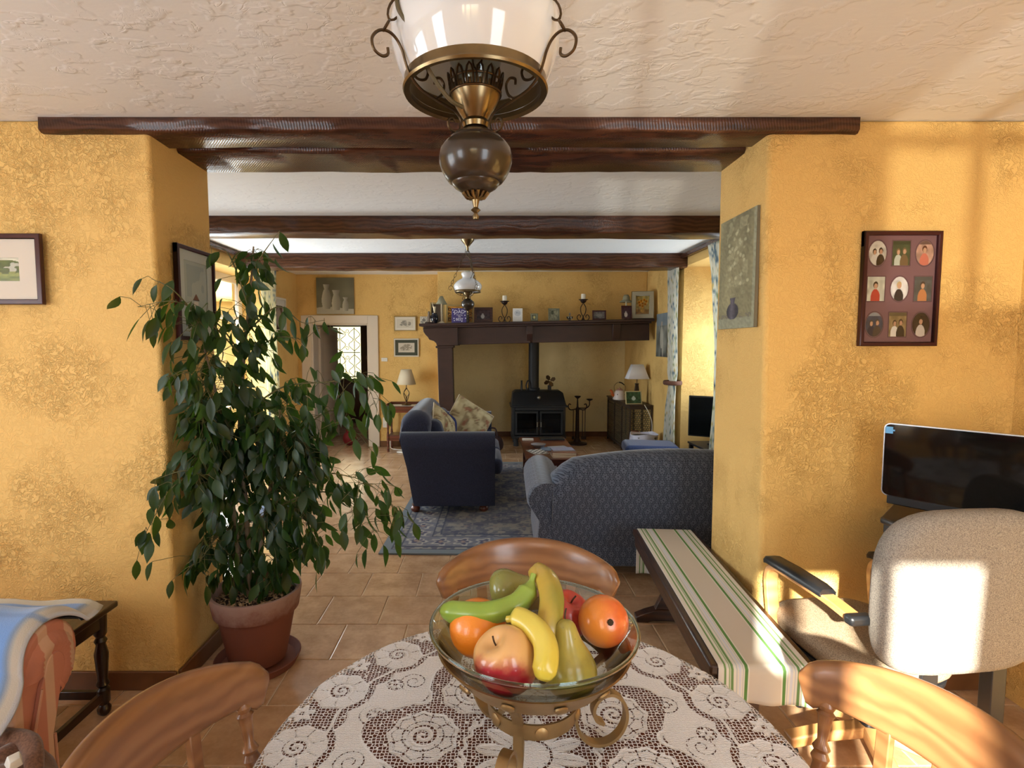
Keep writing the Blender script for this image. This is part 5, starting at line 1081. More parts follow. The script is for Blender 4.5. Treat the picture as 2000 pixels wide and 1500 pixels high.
# ---- bench with striped runner
bn = thing('bench', 'long dark wooden bench beside the right pier', 'bench', (.955, 2.37, 0), math.radians(-4.2)); BL = .67
obj('seat_board', MB().box(-.175,-BL,.425,.175,BL,.46), DARKOAK, bn, bevel=.008); obj('side_rail', MB().box(-.165,-BL+.02,.365,-.14,BL-.02,.425), DARKOAK, bn, bevel=.003); obj('side_rail', MB().box(.14,-BL+.02,.365,.165,BL-.02,.425), DARKOAK, bn, bevel=.003)
for sy in (-1, 1):
    y = sy*(BL-.16); pr = [(-.05,.425),(-.09,.36),(-.05,.28),(-.045,.15),(-.08,.07),(.08,.07),(.045,.15),(.05,.28),(.09,.36),(.05,.425)]
    obj('trestle', MB().prism(pr, 'y', y-.02, y+.02), DARKOAK, bn, bevel=.004)
    obj('foot', MB().prism([(-.18,0),(-.12,0),(-.1,.012),(.1,.012),(.12,0),(.18,0),(.185,.03),(.13,.055),(.07,.075),(-.07,.075),(-.13,.055),(-.185,.03)], 'y', y-.03, y+.03), DARKOAK, bn, bevel=.004)
obj('stretcher', MB().box(-.02,-BL+.16,.14,.02,BL-.16,.19), DARKOAK, bn, bevel=.004)
def stripes(X, Y):
    c = base(X, (222,218,208)); u = X
    for lo, hi, col in ((.06,.085,(118,150,96)),(.11,.125,(150,176,130)),(.135,.16,(112,146,92)),(.19,.20,(190,196,200)),(.215,.245,(206,210,220)),(.26,.268,(170,178,190)),(.285,.315,(96,138,78)),(.335,.665,(206,196,182)),(.685,.715,(96,138,78)),(.735,.742,(170,178,190)),(.76,.79,(206,210,220)),(.81,.818,(180,186,196)),(.84,.865,(112,146,92)),(.88,.89,(150,176,130)),(.915,.94,(118,150,96))): put(c, (u >= lo) & (u < hi), col)
    return c
nxr, nyr = 140, 120; X, Y = np.meshgrid(np.linspace(0, 1, nxr+1), np.linspace(0, 1, nyr+1)); X = X.ravel(); Y = Y.ravel()
h0, h1 = .125, .27; tot = h0+2*BL+h1; s_ = Y*tot - h0; w_ = .30; yy = np.clip(s_, 0, 2*BL) - BL; zz = .4625 - np.clip(-s_, 0, None) - np.clip(s_-2*BL, 0, None)
hang = np.clip(-s_, 0, None)/h0; hang2 = np.clip(s_-2*BL, 0, None)/h1; vx = (X-.5)*w_*(1+.0*hang); vy = yy - np.where(hang > 0, .004+.006*hang*np.sin(X*14), 0) + np.where(hang2 > 0, .006+.008*hang2*np.sin(X*11), 0); zz = zz + .0012*np.sin(X*60)*0
i = np.arange(nxr*nyr); r_ = i//nxr; c_ = i % nxr; a = r_*(nxr+1)+c_; TOW = M('cotton_towelling', (220,216,206), .9, 0, .1); TOW.color(TOW.attr('Col')).bump(TOW.noise(TOW.world(), 400, 2), .3, .001)
rn = thing('bench_runner', 'green and white striped cotton runner lying along the bench', 'runner', (.955, 2.37, 0), math.radians(-4.2))
o = obj('cloth', colmesh('cloth', np.c_[vx, vy, zz], np.c_[a, a+1, a+nxr+2, a+nxr+1], stripes(X, Y), TOW.mat), None, rn); md = o.modifiers.new('t','SOLIDIFY'); md.thickness = .002; md.offset = 1

# ---- office chair, desk, screen
def tweed(name, c1, c2):
    m = M(name, c1, .95, 0, .1); co = m.co(); n = m.noise(co, 420, 2, .7); w1 = m.wave(co, 70, 1.5, 2, 3, 'Z'); w2 = m.wave(co, 70, 1.5, 2, 3, 'X')
    n2 = m.noise(co, 210, 2, .7); m.color(m.mix((n*.6+n2*.4).sm(.36, .62), c2, c1)).bump(n*.6 + n2*.4, .6, .003); return m.mat
TW = tweed('grey_tweed', (168,160,150), (122,116,112)); TW2 = tweed('brown_tweed', (178,156,130), (126,108,90))
oc = thing('office_chair', 'grey tweed office chair with beech arms and black arm pads, facing the wall', 'chair', (1.40, 1.90, 0), math.radians(6))
def superblock(w, d, h, c, e=.5, n=40, m=7, mat=None, th=None, lean=0, taper=.0):     # rounded-outline upright pad in XZ, thickness d along y
    rings = []
    for k in range(m+1):
        t_ = -1 + 2*k/m; g = (1-abs(t_)**3*.10) if abs(t_) < 1 else .86
        rings.append([(c[0] + w/2*g*abs(math.cos(a))**e*(1 if math.cos(a) > 0 else -1)*(1+taper*math.sin(a)), c[1] + t_*d/2 + lean*(h/2*math.sin(a)) , c[2] + h/2*g*abs(math.sin(a))**e*(1 if math.sin(a) > 0 else -1)) for a in [2*PI*j/n for j in range(n)]])
    return MB().loft(rings)
obj('backrest', superblock(.60, .09, .54, (.075,-.245,.735), .55, lean=-.05), TW, oc, smooth=70, rot=(0,0,0))
obj('back_upright', MB().box(-.03,-.23,.28,.03,-.205,.60), BLACKPL, oc, bevel=.004)
sb = []
for z, g in ((.40,.93),(.42,.99),(.455,1),(.475,.97),(.48,.88)): sb.append([(-.04+.215*g*abs(math.cos(a))**.55*(1 if math.cos(a) > 0 else -1), .03+.25*g*abs(math.sin(a))**.55*(1 if math.sin(a) > 0 else -1), z) for a in [2*PI*j/40 for j in range(40)]])
obj('seat', MB().loft(sb), TW2, oc, smooth=60)
sb = []
for z, g in ((.399,.97),(.38,.96),(.33,.86),(.30,.6)): sb.append([(-.04+.215*g*abs(math.cos(a))**.6*(1 if math.cos(a) > 0 else -1), .03+.25*g*abs(math.sin(a))**.6*(1 if math.sin(a) > 0 else -1), z) for a in [2*PI*j/40 for j in range(40)]])
obj('seat_shell', MB().loft(sb), M('black_ribbed_plastic', (36,38,42), .3).mat, oc, smooth=50)
mb = MB()
for k in range(7): mb.tube([(-.252-.0*k,-.12+k*.045,.395),(-.235,-.12+k*.045,.335),(-.19,-.12+k*.045,.305)], .006, 6)
obj('shell_ribs', mb, bpy.data.materials['black_ribbed_plastic'], oc)
for s in (-1, 1):
    x = s*.225 - .02
    obj('arm_frame', MB().tube(bez([(x,.20,.40),(x-.0,.225,.50),(x,.235,.60),(x,.20,.645),(x,.10,.652),(x,-.08,.650),(x,(-.19 if s < 0 else -.16),.640)], 7), .01, flat=(.05,.024)), BEECH, oc, bevel=.004)
    pd = []
    for y, g, zt in ((.255,.35,.655),(.245,.8,.66),(.22,1,.668),(.10,1.05,.672),(-.04,1.0,.672),(-.075,.85,.668)): pd.append([(x-.034*g,y,zt-.014),(x+.034*g,y,zt-.014),(x+.036*g,y,zt),(x+.024*g,y,zt+.012),(x-.024*g,y,zt+.012),(x-.036*g,y,zt)])
    obj('arm_pad', MB().loft(pd), BLACKPL, oc, smooth=60)
    if s < 0: obj('arm_bracket', MB().box(x-.04,-.23,.628,x+.045,-.19,.66), BLACKPL, oc, bevel=.01)
obj('gas_column', MB().lathe([(.028,.10),(.028,.26),(.018,.26),(.018,.32)], 18), BLACKPL, oc)
for k in range(5):
    a = 2*PI*k/5 + .55; c, s_ = math.cos(a), math.sin(a)
    obj('base_arm', MB().tube([(.02*c,.02*s_,.105),(.16*c,.16*s_,.095),(.30*c,.30*s_,.07)], .01, flat=(.055,.04)), BEECH, oc, bevel=.006)
    obj('castor', MB().lathe([(.0,-.014),(.026,-.012),(.026,.012),(.0,.014)], 16).xf(Matrix.Translation((.29*c,.29*s_,.026)) @ Matrix.Rotation(PI/2, 4, 'X')).box(.29*c-.008,.29*s_-.008,.026,.29*c+.008,.29*s_+.008,.06), BLACKPL, oc)
dk = thing('corner_desk', 'dark charcoal corner desk with a cut corner below the screen', 'desk', (0,0,0)); DKM = M('charcoal_painted_wood', (44,46,50), .4).mat
TOPP = [(1.75,2.272),(1.50,2.03),(1.515,1.80),(1.60,1.745),(2.225,1.745),(2.225,2.272)]
obj('desktop', MB().prism(TOPP, 'z', .835, .86), DKM, dk, bevel=.008, seg=3); ins = [(1.77,2.262),(1.53,2.03),(1.545,1.92),(1.82,2.00),(1.95,1.95),(2.21,1.70),(2.21,2.262)]
obj('moulding', MB().prism([(1.76,2.268),(1.515,2.03),(1.53,1.81),(1.61,1.76),(2.22,1.76),(2.22,2.268)], 'z', .80, .835), DKM, dk)
obj('side_panel', MB().prism([(1.79,2.262),(1.64,2.12),(1.655,2.105),(1.81,2.262)], 'z', 0, .80), DKM, dk, bevel=.003); obj('upper_panel', MB().prism([(1.75,2.262),(1.535,2.03),(1.545,1.85),(1.565,1.85),(1.558,2.02),(1.77,2.262)], 'z', .52, .80), DKM, dk, bevel=.003)
for x, y in ((1.75,1.80),(2.19,1.80)): obj('leg', MB().box(x-.025,y-.025,0,x+.025,y+.025,.80), DKM, dk, bevel=.003)
obj('panel_knob', MB().ball((1.528,1.95,.62), .012, 10, 8), BLACKPL, dk)
sc = thing('computer_screen', 'large glossy black all-in-one computer with a thin silver edge on the corner desk', 'computer', (1.735, 1.835, .861), math.radians(-53)); SLV = M('silver_edge', (196,200,206), .25, .9).mat
def rrect(w, h, r, n=6):
    out = []
    for cx, cz, a0 in ((w/2-r, h-r, 0), (-w/2+r, h-r, PI/2), (-w/2+r, r, PI), (w/2-r, r, 1.5*PI)):
        for k in range(n+1): a = a0 + PI/2*k/n; out.append((cx+r*math.cos(a), cz+r*math.sin(a)))
    return out
sw, sh, sz = .64, .285, .07
obj('housing', MB().prism([(p[0], p[1]+sz) for p in rrect(sw, sh, .022)], 'y', 0, .03), SLV, sc, smooth=30)
obj('screen_glass', MB().prism([(p[0], p[1]+sz+.004) for p in rrect(sw-.008, sh-.008, .019)], 'y', -.0015, .001), M('black_screen_glass', (10,11,12), .06).mat, sc, smooth=30)
obj('lower_bezel', MB().box(-sw/2+.02,-.003,sz-.03,sw/2-.02,.028,sz+.004), BLACKPL, sc, bevel=.004)
obj('stand', MB().hexa([(-.16,-.05,0),(.16,-.05,0),(.16,.09,0),(-.16,.09,0),(-.1,.01,.07),(.1,.01,.07),(.1,.03,.07),(-.1,.03,.07)]), BLACKPL, sc, bevel=.004)
obj('maker_badge', MB().box(-.014,-.0045,sz-.010,.014,-.0025,sz+.006), SLV, sc, bevel=.001); text('hp', .014, BLACKPL, sc, (0,-.0047,sz-.004), name='badge_letters')
obj('blue_sticker', MB().box(-sw/2+.006,-.0032,sz+sh-.04,-sw/2+.03,-.0018,sz+sh-.014).box(-sw/2+.028,-.0032,sz+sh-.03,-sw/2+.036,-.0018,sz+sh-.024), M('sky_blue_sticker', (110,176,230), .5).mat, sc)

# ---- pictures in the near room
MAHOG = M('dark_red_frame', (62,22,26), .3).mat; MAUVE = M('mauve_mount', (126,88,98), .85).mat
def house(X, Y):
    c = base(X, (206,206,186)); n = npnoise(X, Y, 12, 51); put(c, Y < .42, (150,158,82)); put(c, (Y < .22), (112,128,62)); put(c, (Y < .5) & (n > .5), (120,132,70), .7)
    put(c, (X > .1) & (X < .62) & (Y > .4) & (Y < .68), (196,186,156)); put(c, (Y > .5) & (Y < .56) & ((X*18) % 1 > .5) & (X < .6) & (X > .1), (120,112,96)); put(c, (X > .06) & (X < .66) & (Y > .66) & (Y < .74), (120,112,100)); put(c, ell(X, Y, .85, .6, .2, .3) & (n > .25), (84,100,52)); return c*(.85+.3*n)[:, None]
framed('framed_print', 'dark red framed watercolour of a country house on the left yellow wall', 'picture', .56, .29, .022, .02, MAHOG, (-2.128, 2.275, 1.685), 0, (216,206,190), .075, house, (90,40))
def lighthouse(X, Y):
    c = base(X, (176,182,172)); n = npnoise(X, Y, 5, 52); put(c, (Y > .45) & (Y < .95) & (X > .12) & (X < .88) & (n > .42), (148,160,156), .6); put(c, (Y < .22), (150,158,158), .8)
    put(c, (np.abs(X-.5) < .10-.05*(Y-.2)) & (Y > .2) & (Y < .40), (216,206,192)); put(c, (np.abs(X-.5) < .15) & (Y > .40) & (Y < .425), (84,70,62)); put(c, (np.abs(X-.5) < .12*(1-(Y-.425)/.09)) & (Y > .425) & (Y < .51), (120,84,70)); put(c, (np.abs(X-.55) < .02) & (Y > .28) & (Y < .33), (90,80,76)); return c
framed('framed_print', 'dark red framed print of a little turret on the reveal behind the ficus', 'picture', .325, .425, .018, .022, MAHOG, (-1.384, 2.56, 1.54), PI/2, (190,194,186), .045, lighthouse, (60,80))
def vase_fn(X, Y):
    n = npnoise(X, Y*2, 10, 61); k = npnoise(X+Y, Y*2, 26, 62); c = base(X, (140,134,102))*(.86+.28*npnoise(X, Y, 4, 60))[:, None]; put(c, (n > .6) & (Y > .3) & (np.abs(X-.5) < .3), (164,158,124), .7)
    for j in range(26):
        r_ = random.Random(j); x, y = .5+r_.uniform(-.25,.25)*(.4+r_.random()), .38+r_.random()*.5; put(c, ell(X, Y, x, y, .035, .016), (190,186,150), .7)
    put(c, (np.abs(X-.5-.12*np.sin(Y*9)) < .006) & (Y > .28) & (Y < .7), (120,112,84), .6); put(c, Y < .10, (150,150,126)); put(c, (Y < .13) & (Y > .09) & (k > .45), (112,106,96), .7)
    m_ = ((np.abs(X-.42) < .17*np.sqrt(np.clip(1-((Y-.155)/.075)**2, 0, 1))) | ((np.abs(X-.42) < .06+.03*np.clip((Y-.25)/.03, 0, 1)) & (Y > .2) & (Y < .28))); sh = .75+.5*np.clip(1-np.abs((X-.40)/.12), 0, 1); c[m_] = (np.array((82,78,86))*sh[m_][:, None])
    put(c, (X > .93), (156,156,130)); return c*(.92+.16*k)[:, None]
t = thing('canvas_painting', 'tall unframed olive painting of a dark vase with flowers on the right pier', 'picture', (1.137, 2.52, 1.595), math.radians(-90)); t.rotation_euler = (0, 0, math.radians(-90))
obj('stretcher', MB().box(-.18,.004,0,.18,.018,.515), bpy.data.materials['canvas_edge'], t); sheet('painting', .36, .515, vase_fn, 110, 150, CANVASM, t, loc=(0,.003,0))
# the big mauve multi-photo frame
fw_, fh_ = .325, .475; t = thing('photo_frame', 'dark red frame with a mauve mount and nine small portraits on the right yellow wall', 'photo frame', (1.713, 2.288, 1.513)); mb = MB()
for b in frame_bars(fw_, fh_, .018, .024): mb.add(b.v, b.f)
obj('frame', mb, MAHOG, t, bevel=.004); obj('mount', MB().box(-fw_/2+.01,-.010,.01,fw_/2-.01,-.003,fh_-.01), MAUVE, t, smooth=0)
def portrait(seed, bg, top, cloth, hair, two=False, bride=False):
    def fn(X, Y):
        c = base(X, bg)*(.85+.3*npnoise(X, Y, 5, seed))[:, None]; put(c, Y > .85, top, .6)
        for cx, cl, s in (((.33, cloth, .85), (.68, hair if not bride else (30,28,32), .9)) if two else ((.48, cloth, 1.0),)):
            put(c, ell(X, Y, cx, .12, .27*s, .38*s), cl); put(c, ell(X, Y, cx, .62*s+.04, .14*s, .15*s), hair); put(c, ell(X, Y, cx+.01, .58*s+.04, .10*s, .11*s), (206,160,134))
        return c
    return fn
ports = [(1,(216,210,204),(230,226,220),(226,222,218),(44,30,26),True,False),(2,(70,84,60),(40,50,36),(196,200,190),(120,96,70),True,False),(3,(190,150,136),(60,40,40),(214,120,104),(84,40,34),False,False),
         (4,(206,206,196),(210,214,206),(196,60,52),(48,28,24),False,False),(5,(226,222,226),(230,228,230),(34,32,44),(196,168,120),False,False),(6,(84,88,92),(70,74,80),(196,128,84),(70,50,44),False,False),
         (7,(60,66,90),(200,204,206),(34,38,66),(70,60,60),True,False),(8,(150,128,92),(70,64,50),(236,230,226),(60,44,34),True,True),(9,(48,32,30),(30,20,20),(214,204,200),(40,26,24),False,False)]
for k, pr in enumerate(ports):
    col, row = k % 3, k//3; oval = (k % 2 == 0); cx = (-.098, 0, .098)[col]; cz = (.385, .238, .09)[row] - .0; w_, h_ = (.072,.10); s_ = MB()
    q = [(w_/2*1.14*math.cos(2*PI*j/32), h_/2*1.12*math.sin(2*PI*j/32)) for j in range(32)] if oval else [(-w_/2-.004,-h_/2-.004),(w_/2+.004,-h_/2-.004),(w_/2+.004,h_/2+.004),(-w_/2-.004,h_/2+.004)]
    qi = [(p[0]*.93, p[1]*.95) for p in q]; m_ = len(q)
    mb = MB().add([(p[0],-.0105,p[1]) for p in q] + [(p[0],-.0115,p[1]) for p in qi], [(j,(j+1)%m_,m_+(j+1)%m_,m_+j) for j in range(m_)])
    obj('mount_bevel', mb, bpy.data.materials.get('mount_bevel') or M('mount_bevel', (96,64,76), .8).mat, t, loc=(cx, 0, cz), smooth=0)
    sheet('portrait', w_, h_, portrait(*pr), 40, 52, PHOTO, t, loc=(cx, -.0112, cz-h_/2), shape=(lambda X, Y: ell(X, Y, .5, .5, .5, .5)) if oval else None)
obj('glass', MB().box(-fw_/2+.018,-.0155,.018,fw_/2-.018,-.014,fh_-.018), PANE, t, smooth=0)

# ---- ficus in its terracotta pot
PXc, PYc = -1.105, 2.49
def pot(): 
    t = thing('terracotta_pot', 'weathered terracotta pot with a thick rim holding the ficus', 'pot', (PXc, PYc, 0))
    m = M('weathered_terracotta', (134,74,54), .85); co = m.co(); z = m.xyz(co)[2]; n = m.noise(co, 14, 4, .65); f = ((z-.27)*9.0 + (n-.4)*1.6).sm(0, 1); m.color(m.mix(f*.75, (116,66,50), (160,134,122))); m.bump(n, .3, .004)
    obj('pot_body', MB().lathe([(.0,.03),(.125,.03),(.13,.04),(.168,.24),(.170,.262),(.190,.272),(.205,.36),(.203,.37),(.190,.37),(.183,.345),(.15,.31),(.0,.31)], 48), m.mat, t)
    obj('saucer', MB().lathe([(.0,0),(.175,0),(.195,.04),(.19,.042),(.168,.012),(.0,.012)], 40), m.mat, t)
    obj('soil', MB().lathe([(.0,.338),(.185,.334),(.186,.32),(0,.31)], 32), M('dark_soil', (50,34,24), .95).mat, t)
    r = random.Random(3); mb = MB()
    for k in range(420):
        a = r.uniform(0, 2*PI); q = math.sqrt(r.random())*.178; c = Vector((q*math.cos(a), q*math.sin(a), .338+r.uniform(0,.012))); d = Vector((r.uniform(-1,1), r.uniform(-1,1), r.uniform(-.35,.45))).normalized()*r.uniform(.009,.02); b = Vector((-d.y, d.x, r.uniform(-.006,.006))).normalized()*r.uniform(.004,.008)
        if q + .01 > .183: continue
        mb.add([c-d, c-d*.3+b, c+d, c-d*.2-b, c+Vector((0,0,.004))], [(0,1,4),(1,2,4),(2,3,4),(3,0,4)])
    ch = obj('wood_chips', mb, None, t, smooth=0, kind='stuff'); cm = M('wood_chip', (150,118,84), .9); cm.color(cm.mix(cm.noise(cm.world(), 70, 2).sm(.35,.65), (104,76,52), (176,146,108))); ch.data.materials.append(cm.mat)
pot()
BR = {
    'trunkA': [(-1.13, 2.47, 0.35), (-1.13, 2.47, 0.74), (-1.15, 2.47, 1.1), (-1.12, 2.47, 1.46), (-1.09, 2.47, 1.69), (-1.07, 2.47, 1.85), (-1.06, 2.47, 1.96)],
    'trunkB': [(-1.16, 2.47, 0.35), (-1.19, 2.47, 0.74), (-1.22, 2.47, 1.03), (-1.23, 2.42, 1.32), (-1.22, 2.32, 1.5)],
    'trunkC': [(-1.1, 2.47, 0.35), (-1.04, 2.47, 0.74), (-0.98, 2.47, 1.03), (-0.96, 2.47, 1.25)],
    'b1': [(-1.07, 2.47, 1.85), (-1.01, 2.47, 1.94), (-0.94, 2.47, 2.03)],
    'b2': [(-1.09, 2.47, 1.69), (-1.17, 2.47, 1.92), (-1.21, 2.38, 1.95)],
    'b3': [(-1.12, 2.47, 1.46), (-1.21, 2.32, 1.63), (-1.25, 2.17, 1.69), (-1.4, 2.17, 1.67)],
    'b4': [(-1.21, 2.32, 1.59), (-1.25, 2.17, 1.73), (-1.34, 2.17, 1.78)],
    'b5': [(-1.12, 2.47, 1.46), (-1.22, 2.47, 1.6), (-1.21, 2.32, 1.63), (-1.2, 2.17, 1.57)],
    'b6': [(-1.18, 2.47, 1.1), (-1.22, 2.27, 1.38), (-1.3, 2.17, 1.39)],
    'b7': [(-1.19, 2.47, 0.79), (-1.24, 2.32, 0.95), (-1.29, 2.17, 0.94), (-1.42, 2.17, 0.73)],
    'b8': [(-1.19, 2.47, 0.79), (-1.23, 2.22, 0.99), (-1.37, 2.17, 0.97)],
    'b9': [(-1.11, 2.47, 1.57), (-0.96, 2.47, 1.69), (-0.85, 2.47, 1.62), (-0.74, 2.45, 1.63)],
    'b10': [(-1.12, 2.47, 1.46), (-0.97, 2.47, 1.55), (-0.83, 2.47, 1.54)],
    'b11': [(-1.07, 2.47, 1.25), (-0.93, 2.47, 1.33), (-0.73, 2.45, 1.35), (-0.57, 2.42, 1.37), (-0.5, 2.4, 1.23)],
    'b12': [(-1.03, 2.47, 0.98), (-0.84, 2.47, 1.15), (-0.69, 2.44, 1.22), (-0.59, 2.42, 1.09)],
    'b13': [(-1.04, 2.47, 0.74), (-0.84, 2.47, 0.91), (-0.64, 2.43, 0.92), (-0.5, 2.4, 0.86), (-0.38, 2.38, 0.72)],
    'b14': [(-1.04, 2.47, 0.74), (-0.79, 2.46, 0.84), (-0.6, 2.42, 0.78), (-0.52, 2.41, 0.67)],
    'b15': [(-1.04, 2.47, 0.74), (-0.87, 2.47, 0.74), (-0.8, 2.46, 0.52)],
    'b16': [(-1.14, 2.47, 0.69), (-1.26, 2.47, 0.64), (-1.25, 2.27, 0.58)],
    'b17': [(-1.14, 2.47, 0.69), (-1.19, 2.47, 0.55), (-1.24, 2.47, 0.42)],
    'b18': [(-1.04, 2.47, 0.74), (-1.0, 2.47, 0.55), (-0.98, 2.47, 0.42)],
    'b19': [(-1.15, 2.47, 1.1), (-1.24, 2.42, 1.11), (-1.23, 2.27, 1.03)],
    'b20': [(-1.15, 2.47, 0.98), (-1.22, 2.47, 0.93), (-1.25, 2.42, 0.76)],
    'b21': [(-1.18, 2.47, 1.03), (-1.23, 2.32, 1.17), (-1.23, 2.32, 1.28)],
    'b22': [(-0.98, 2.47, 1.03), (-0.86, 2.47, 1.08), (-0.84, 2.47, 0.93)],
    'b23': [(-1.15, 2.47, 1.1), (-1.03, 2.47, 1.15), (-0.94, 2.47, 0.98)],
}
fic = thing('ficus', 'tall weeping fig with drooping dark green leaves, growing in the terracotta pot', 'plant', (PXc, PYc, .338)); O3 = Vector((PXc, PYc, .338))
BARK = M('ficus_bark', (124,106,86), .8).mat; TWIG = M('green_twig', (96,92,52), .7).mat
for nm in ('trunkA', 'trunkB', 'trunkC'):
    P = bez([Vector(p)-O3 for p in BR[nm]], 8); m_ = len(P); obj('trunk', MB().tube(P, [.013*(1-.72*i/(m_-1)) for i in range(m_)], 8), BARK, fic)
r = random.Random(11); leaves = []; twigs = MB()
def leaf_at(p, d, size): leaves.append((p, d, size))
for nm, pts in BR.items():
    tr_ = nm.startswith('trunk'); P = bez([Vector(p) for p in pts], 10); m_ = len(P)
    if not tr_: obj('branch', MB().tube([p-O3 for p in P], [max(.0012, .0045*(1-.85*i/(m_-1))) for i in range(m_)], 6), TWIG, fic)
    length = sum((P[i+1]-P[i]).length for i in range(m_-1)); s0 = .30 if tr_ else .12
    dens = {'b11': 56, 'b12': 40, 'b13': 60, 'b14': 48, 'b3': 30, 'b9': 13, 'b1': 5, 'b2': 3, 'b4': 4, 'b5': 26, 'b10': 12, 'b6': 22, 'b7': 30, 'b8': 18, 'trunkA': 170, 'trunkB': 180, 'trunkC': 180}.get(nm, 92)
    spread = {'b1': .01, 'b2': .02, 'b4': .03, 'b3': .05, 'b9': .025, 'b7': .05, 'b8': .03, 'b6': .05, 'trunkA': .07, 'trunkB': .11, 'trunkC': .13}.get(nm, .085)
    for k in range(dens):
        tt = s0 + (1-s0)*((k+r.random())/dens); i_ = min(m_-2, int(tt*(m_-1))); p = P[i_].lerp(P[i_+1], tt*(m_-1)-i_); fwd = (P[i_+1]-P[i_]).normalized()
        if tr_ and nm == 'trunkA' and p.z > 1.65 and r.random() < .55: continue
        if tr_ and p.z < .55: continue
        off = Vector((r.gauss(0,1), r.gauss(0,1)*.9, r.gauss(-.35,.8)))*spread*(.35+.9*r.random())
        if off.length > .13: off *= .13/off.length
        q = p + off
        if q.x < -1.36 and q.y > 2.20: q.y = 2.17 - r.random()*.06
        if q.x < -1.34 and q.y > 2.20: q.x = -1.33
        d = (fwd*.35 + off.normalized()*.55 + Vector((0,0,-.95 - .3*r.random())) + Vector((r.gauss(0,.25), r.gauss(0,.25), 0))).normalized()
        if (q + d*.09).x < -1.365 and q.y > 2.22: d = Vector((abs(d.x)*.4, -.5, -.8)).normalized()
        if q.z < .50 and not (abs(q.x-PXc) < .16): continue
        leaf_at(q, d, r.uniform(.070, .108)); 
        if .02 < (q-p).length < .30: twigs.tube([p-O3, (p+q)/2-O3+Vector((0,0,.012)), q-O3], .0011, 4, cap=False)
obj('twigs', twigs, TWIG, fic, kind='stuff')
def leaf_mesh(L_, W_, curl, name='leaf'):                       # a pointed oval folded along its midrib, with a drip tip
    mb = MB(); T = [0,.12,.3,.5,.68,.84,.94,1.0]; Wd = [.03,.5,.92,1.0,.80,.42,.14,.02]; rows = []
    for t_, w_ in zip(T, Wd):
        y = L_*t_*(1-.06*curl*t_); z = -curl*L_*.45*t_*t_; hw = W_/2*w_; rows.append([(-hw, y, z+hw*.30), (0, y, z), (hw, y, z+hw*.30)])
    v = [p for r_ in rows for p in r_]; f = []
    for k in range(len(rows)-1):
        for j in range(2): a_ = k*3+j; f.append((a_, a_+1, a_+4, a_+3))
    mb.add(v, f); mb.add([(-.0007,0,0),(.0007,0,0),(.0007,-.014,.002),(-.0007,-.014,.002)], [(0,1,2,3)]); return mb
LM = M('ficus_leaf', (40,66,30), .4, 0, .5); rn_ = LM.rand(); nn = LM.noise(LM.world(), 6, 2); LM.color(LM.mix(rn_*.6 + nn*.4, (16,36,18), (48,80,32)))
LM.set('Coat Weight', .0)
_t = LM.nt.nodes.new('ShaderNodeBsdfTranslucent'); _t.inputs[0].default_value = (*lin((104,146,40)), 1); _m = LM.nt.nodes.new('ShaderNodeMixShader'); _m.inputs[0].default_value = .25
LM.nt.links.new(LM.b.outputs[0], _m.inputs[1]); LM.nt.links.new(_t.outputs[0], _m.inputs[2]); LM.nt.links.new(_m.outputs[0], LM.nt.nodes['Material Output'].inputs[0]); LM = LM.mat
protos = [mesh('leaf', leaf_mesh(1.0, .34+.04*k, (.1, .35, .6, .2)[k]), LM, 60) for k in range(4)]
leaves.sort(key=lambda l: l[0].y - .0*l[2]); rest = MB(); cnt = 0
for k, (p, d, s_) in enumerate(leaves):
    side = Vector((r.gauss(0,1), r.gauss(0,.6)-.9, r.gauss(0,.4))); zax = (side - d*side.dot(d)).normalized(); xax = d.cross(zax); Mx = Matrix((xax, d, zax)).transposed().to_4x4(); Mx = Matrix.Translation(p-O3) @ Mx @ Matrix.Scale(s_, 4)
    if k < 300:
        o = bpy.data.objects.new('leaf', protos[k % 4]); COL.objects.link(o); o.parent = fic; o.matrix_local = Mx
    else:
        e = leaf_mesh(1.0, .34+.04*(k % 4), (.1, .35, .6, .2)[k % 4]).xf(Mx); rest.add(e.v, e.f)
obj('foliage', rest, LM, fic, smooth=60, kind='stuff')
print('leaves', len(leaves))

# ---- striped pink sofa end, blanket, brown bag, joint stool (far left)
PK = M('pink_striped_linen', (188,128,104), .9, 0, .15); co = PK.co(); x, y, z = PK.xyz(co); st = ((y*1.0)*10.5 + .18).fr(); PK.color(PK.mix((st-.5).ab().sm(.16, .19), (218,178,150), (202,136,114))); PK.bump(PK.noise(co, 120, 2), .25, .002); PK = PK.mat
ps = thing('sofa', 'pink and salmon striped sofa with a pleated scroll arm, at the left edge', 'sofa', (-1.30, 1.50, 0))
R_ = .105; prof = [(-.08,.02),(-.08,.50)] + [(.055-.0+ (R_+.0)*math.cos(a), .575+R_*1.12*math.sin(a)) for a in [PI*.92 - k*PI*1.30/14 for k in range(15)]] + [(.045,.44),(.05,.02)]
obj('arm', MB().prism(prof, 'x', -.85, -.012), PK, ps, bevel=.01, smooth=70)
fan_ = []; c0 = (.055,.555)
for k in range(41):
    a = PI*1.02 - k*PI*1.45/40; rr_ = .092 + .0012*math.cos(k*PI); fan_.append((c0[0]+rr_*math.cos(a), c0[1]+rr_*1.14*math.sin(a)))
mb = MB(); n_ = len(fan_); inn = [(c0[0]+.035*math.cos(PI*1.02-k*PI*1.45/40), c0[1]+.045*math.sin(PI*1.02-k*PI*1.45/40)) for k in range(41)]
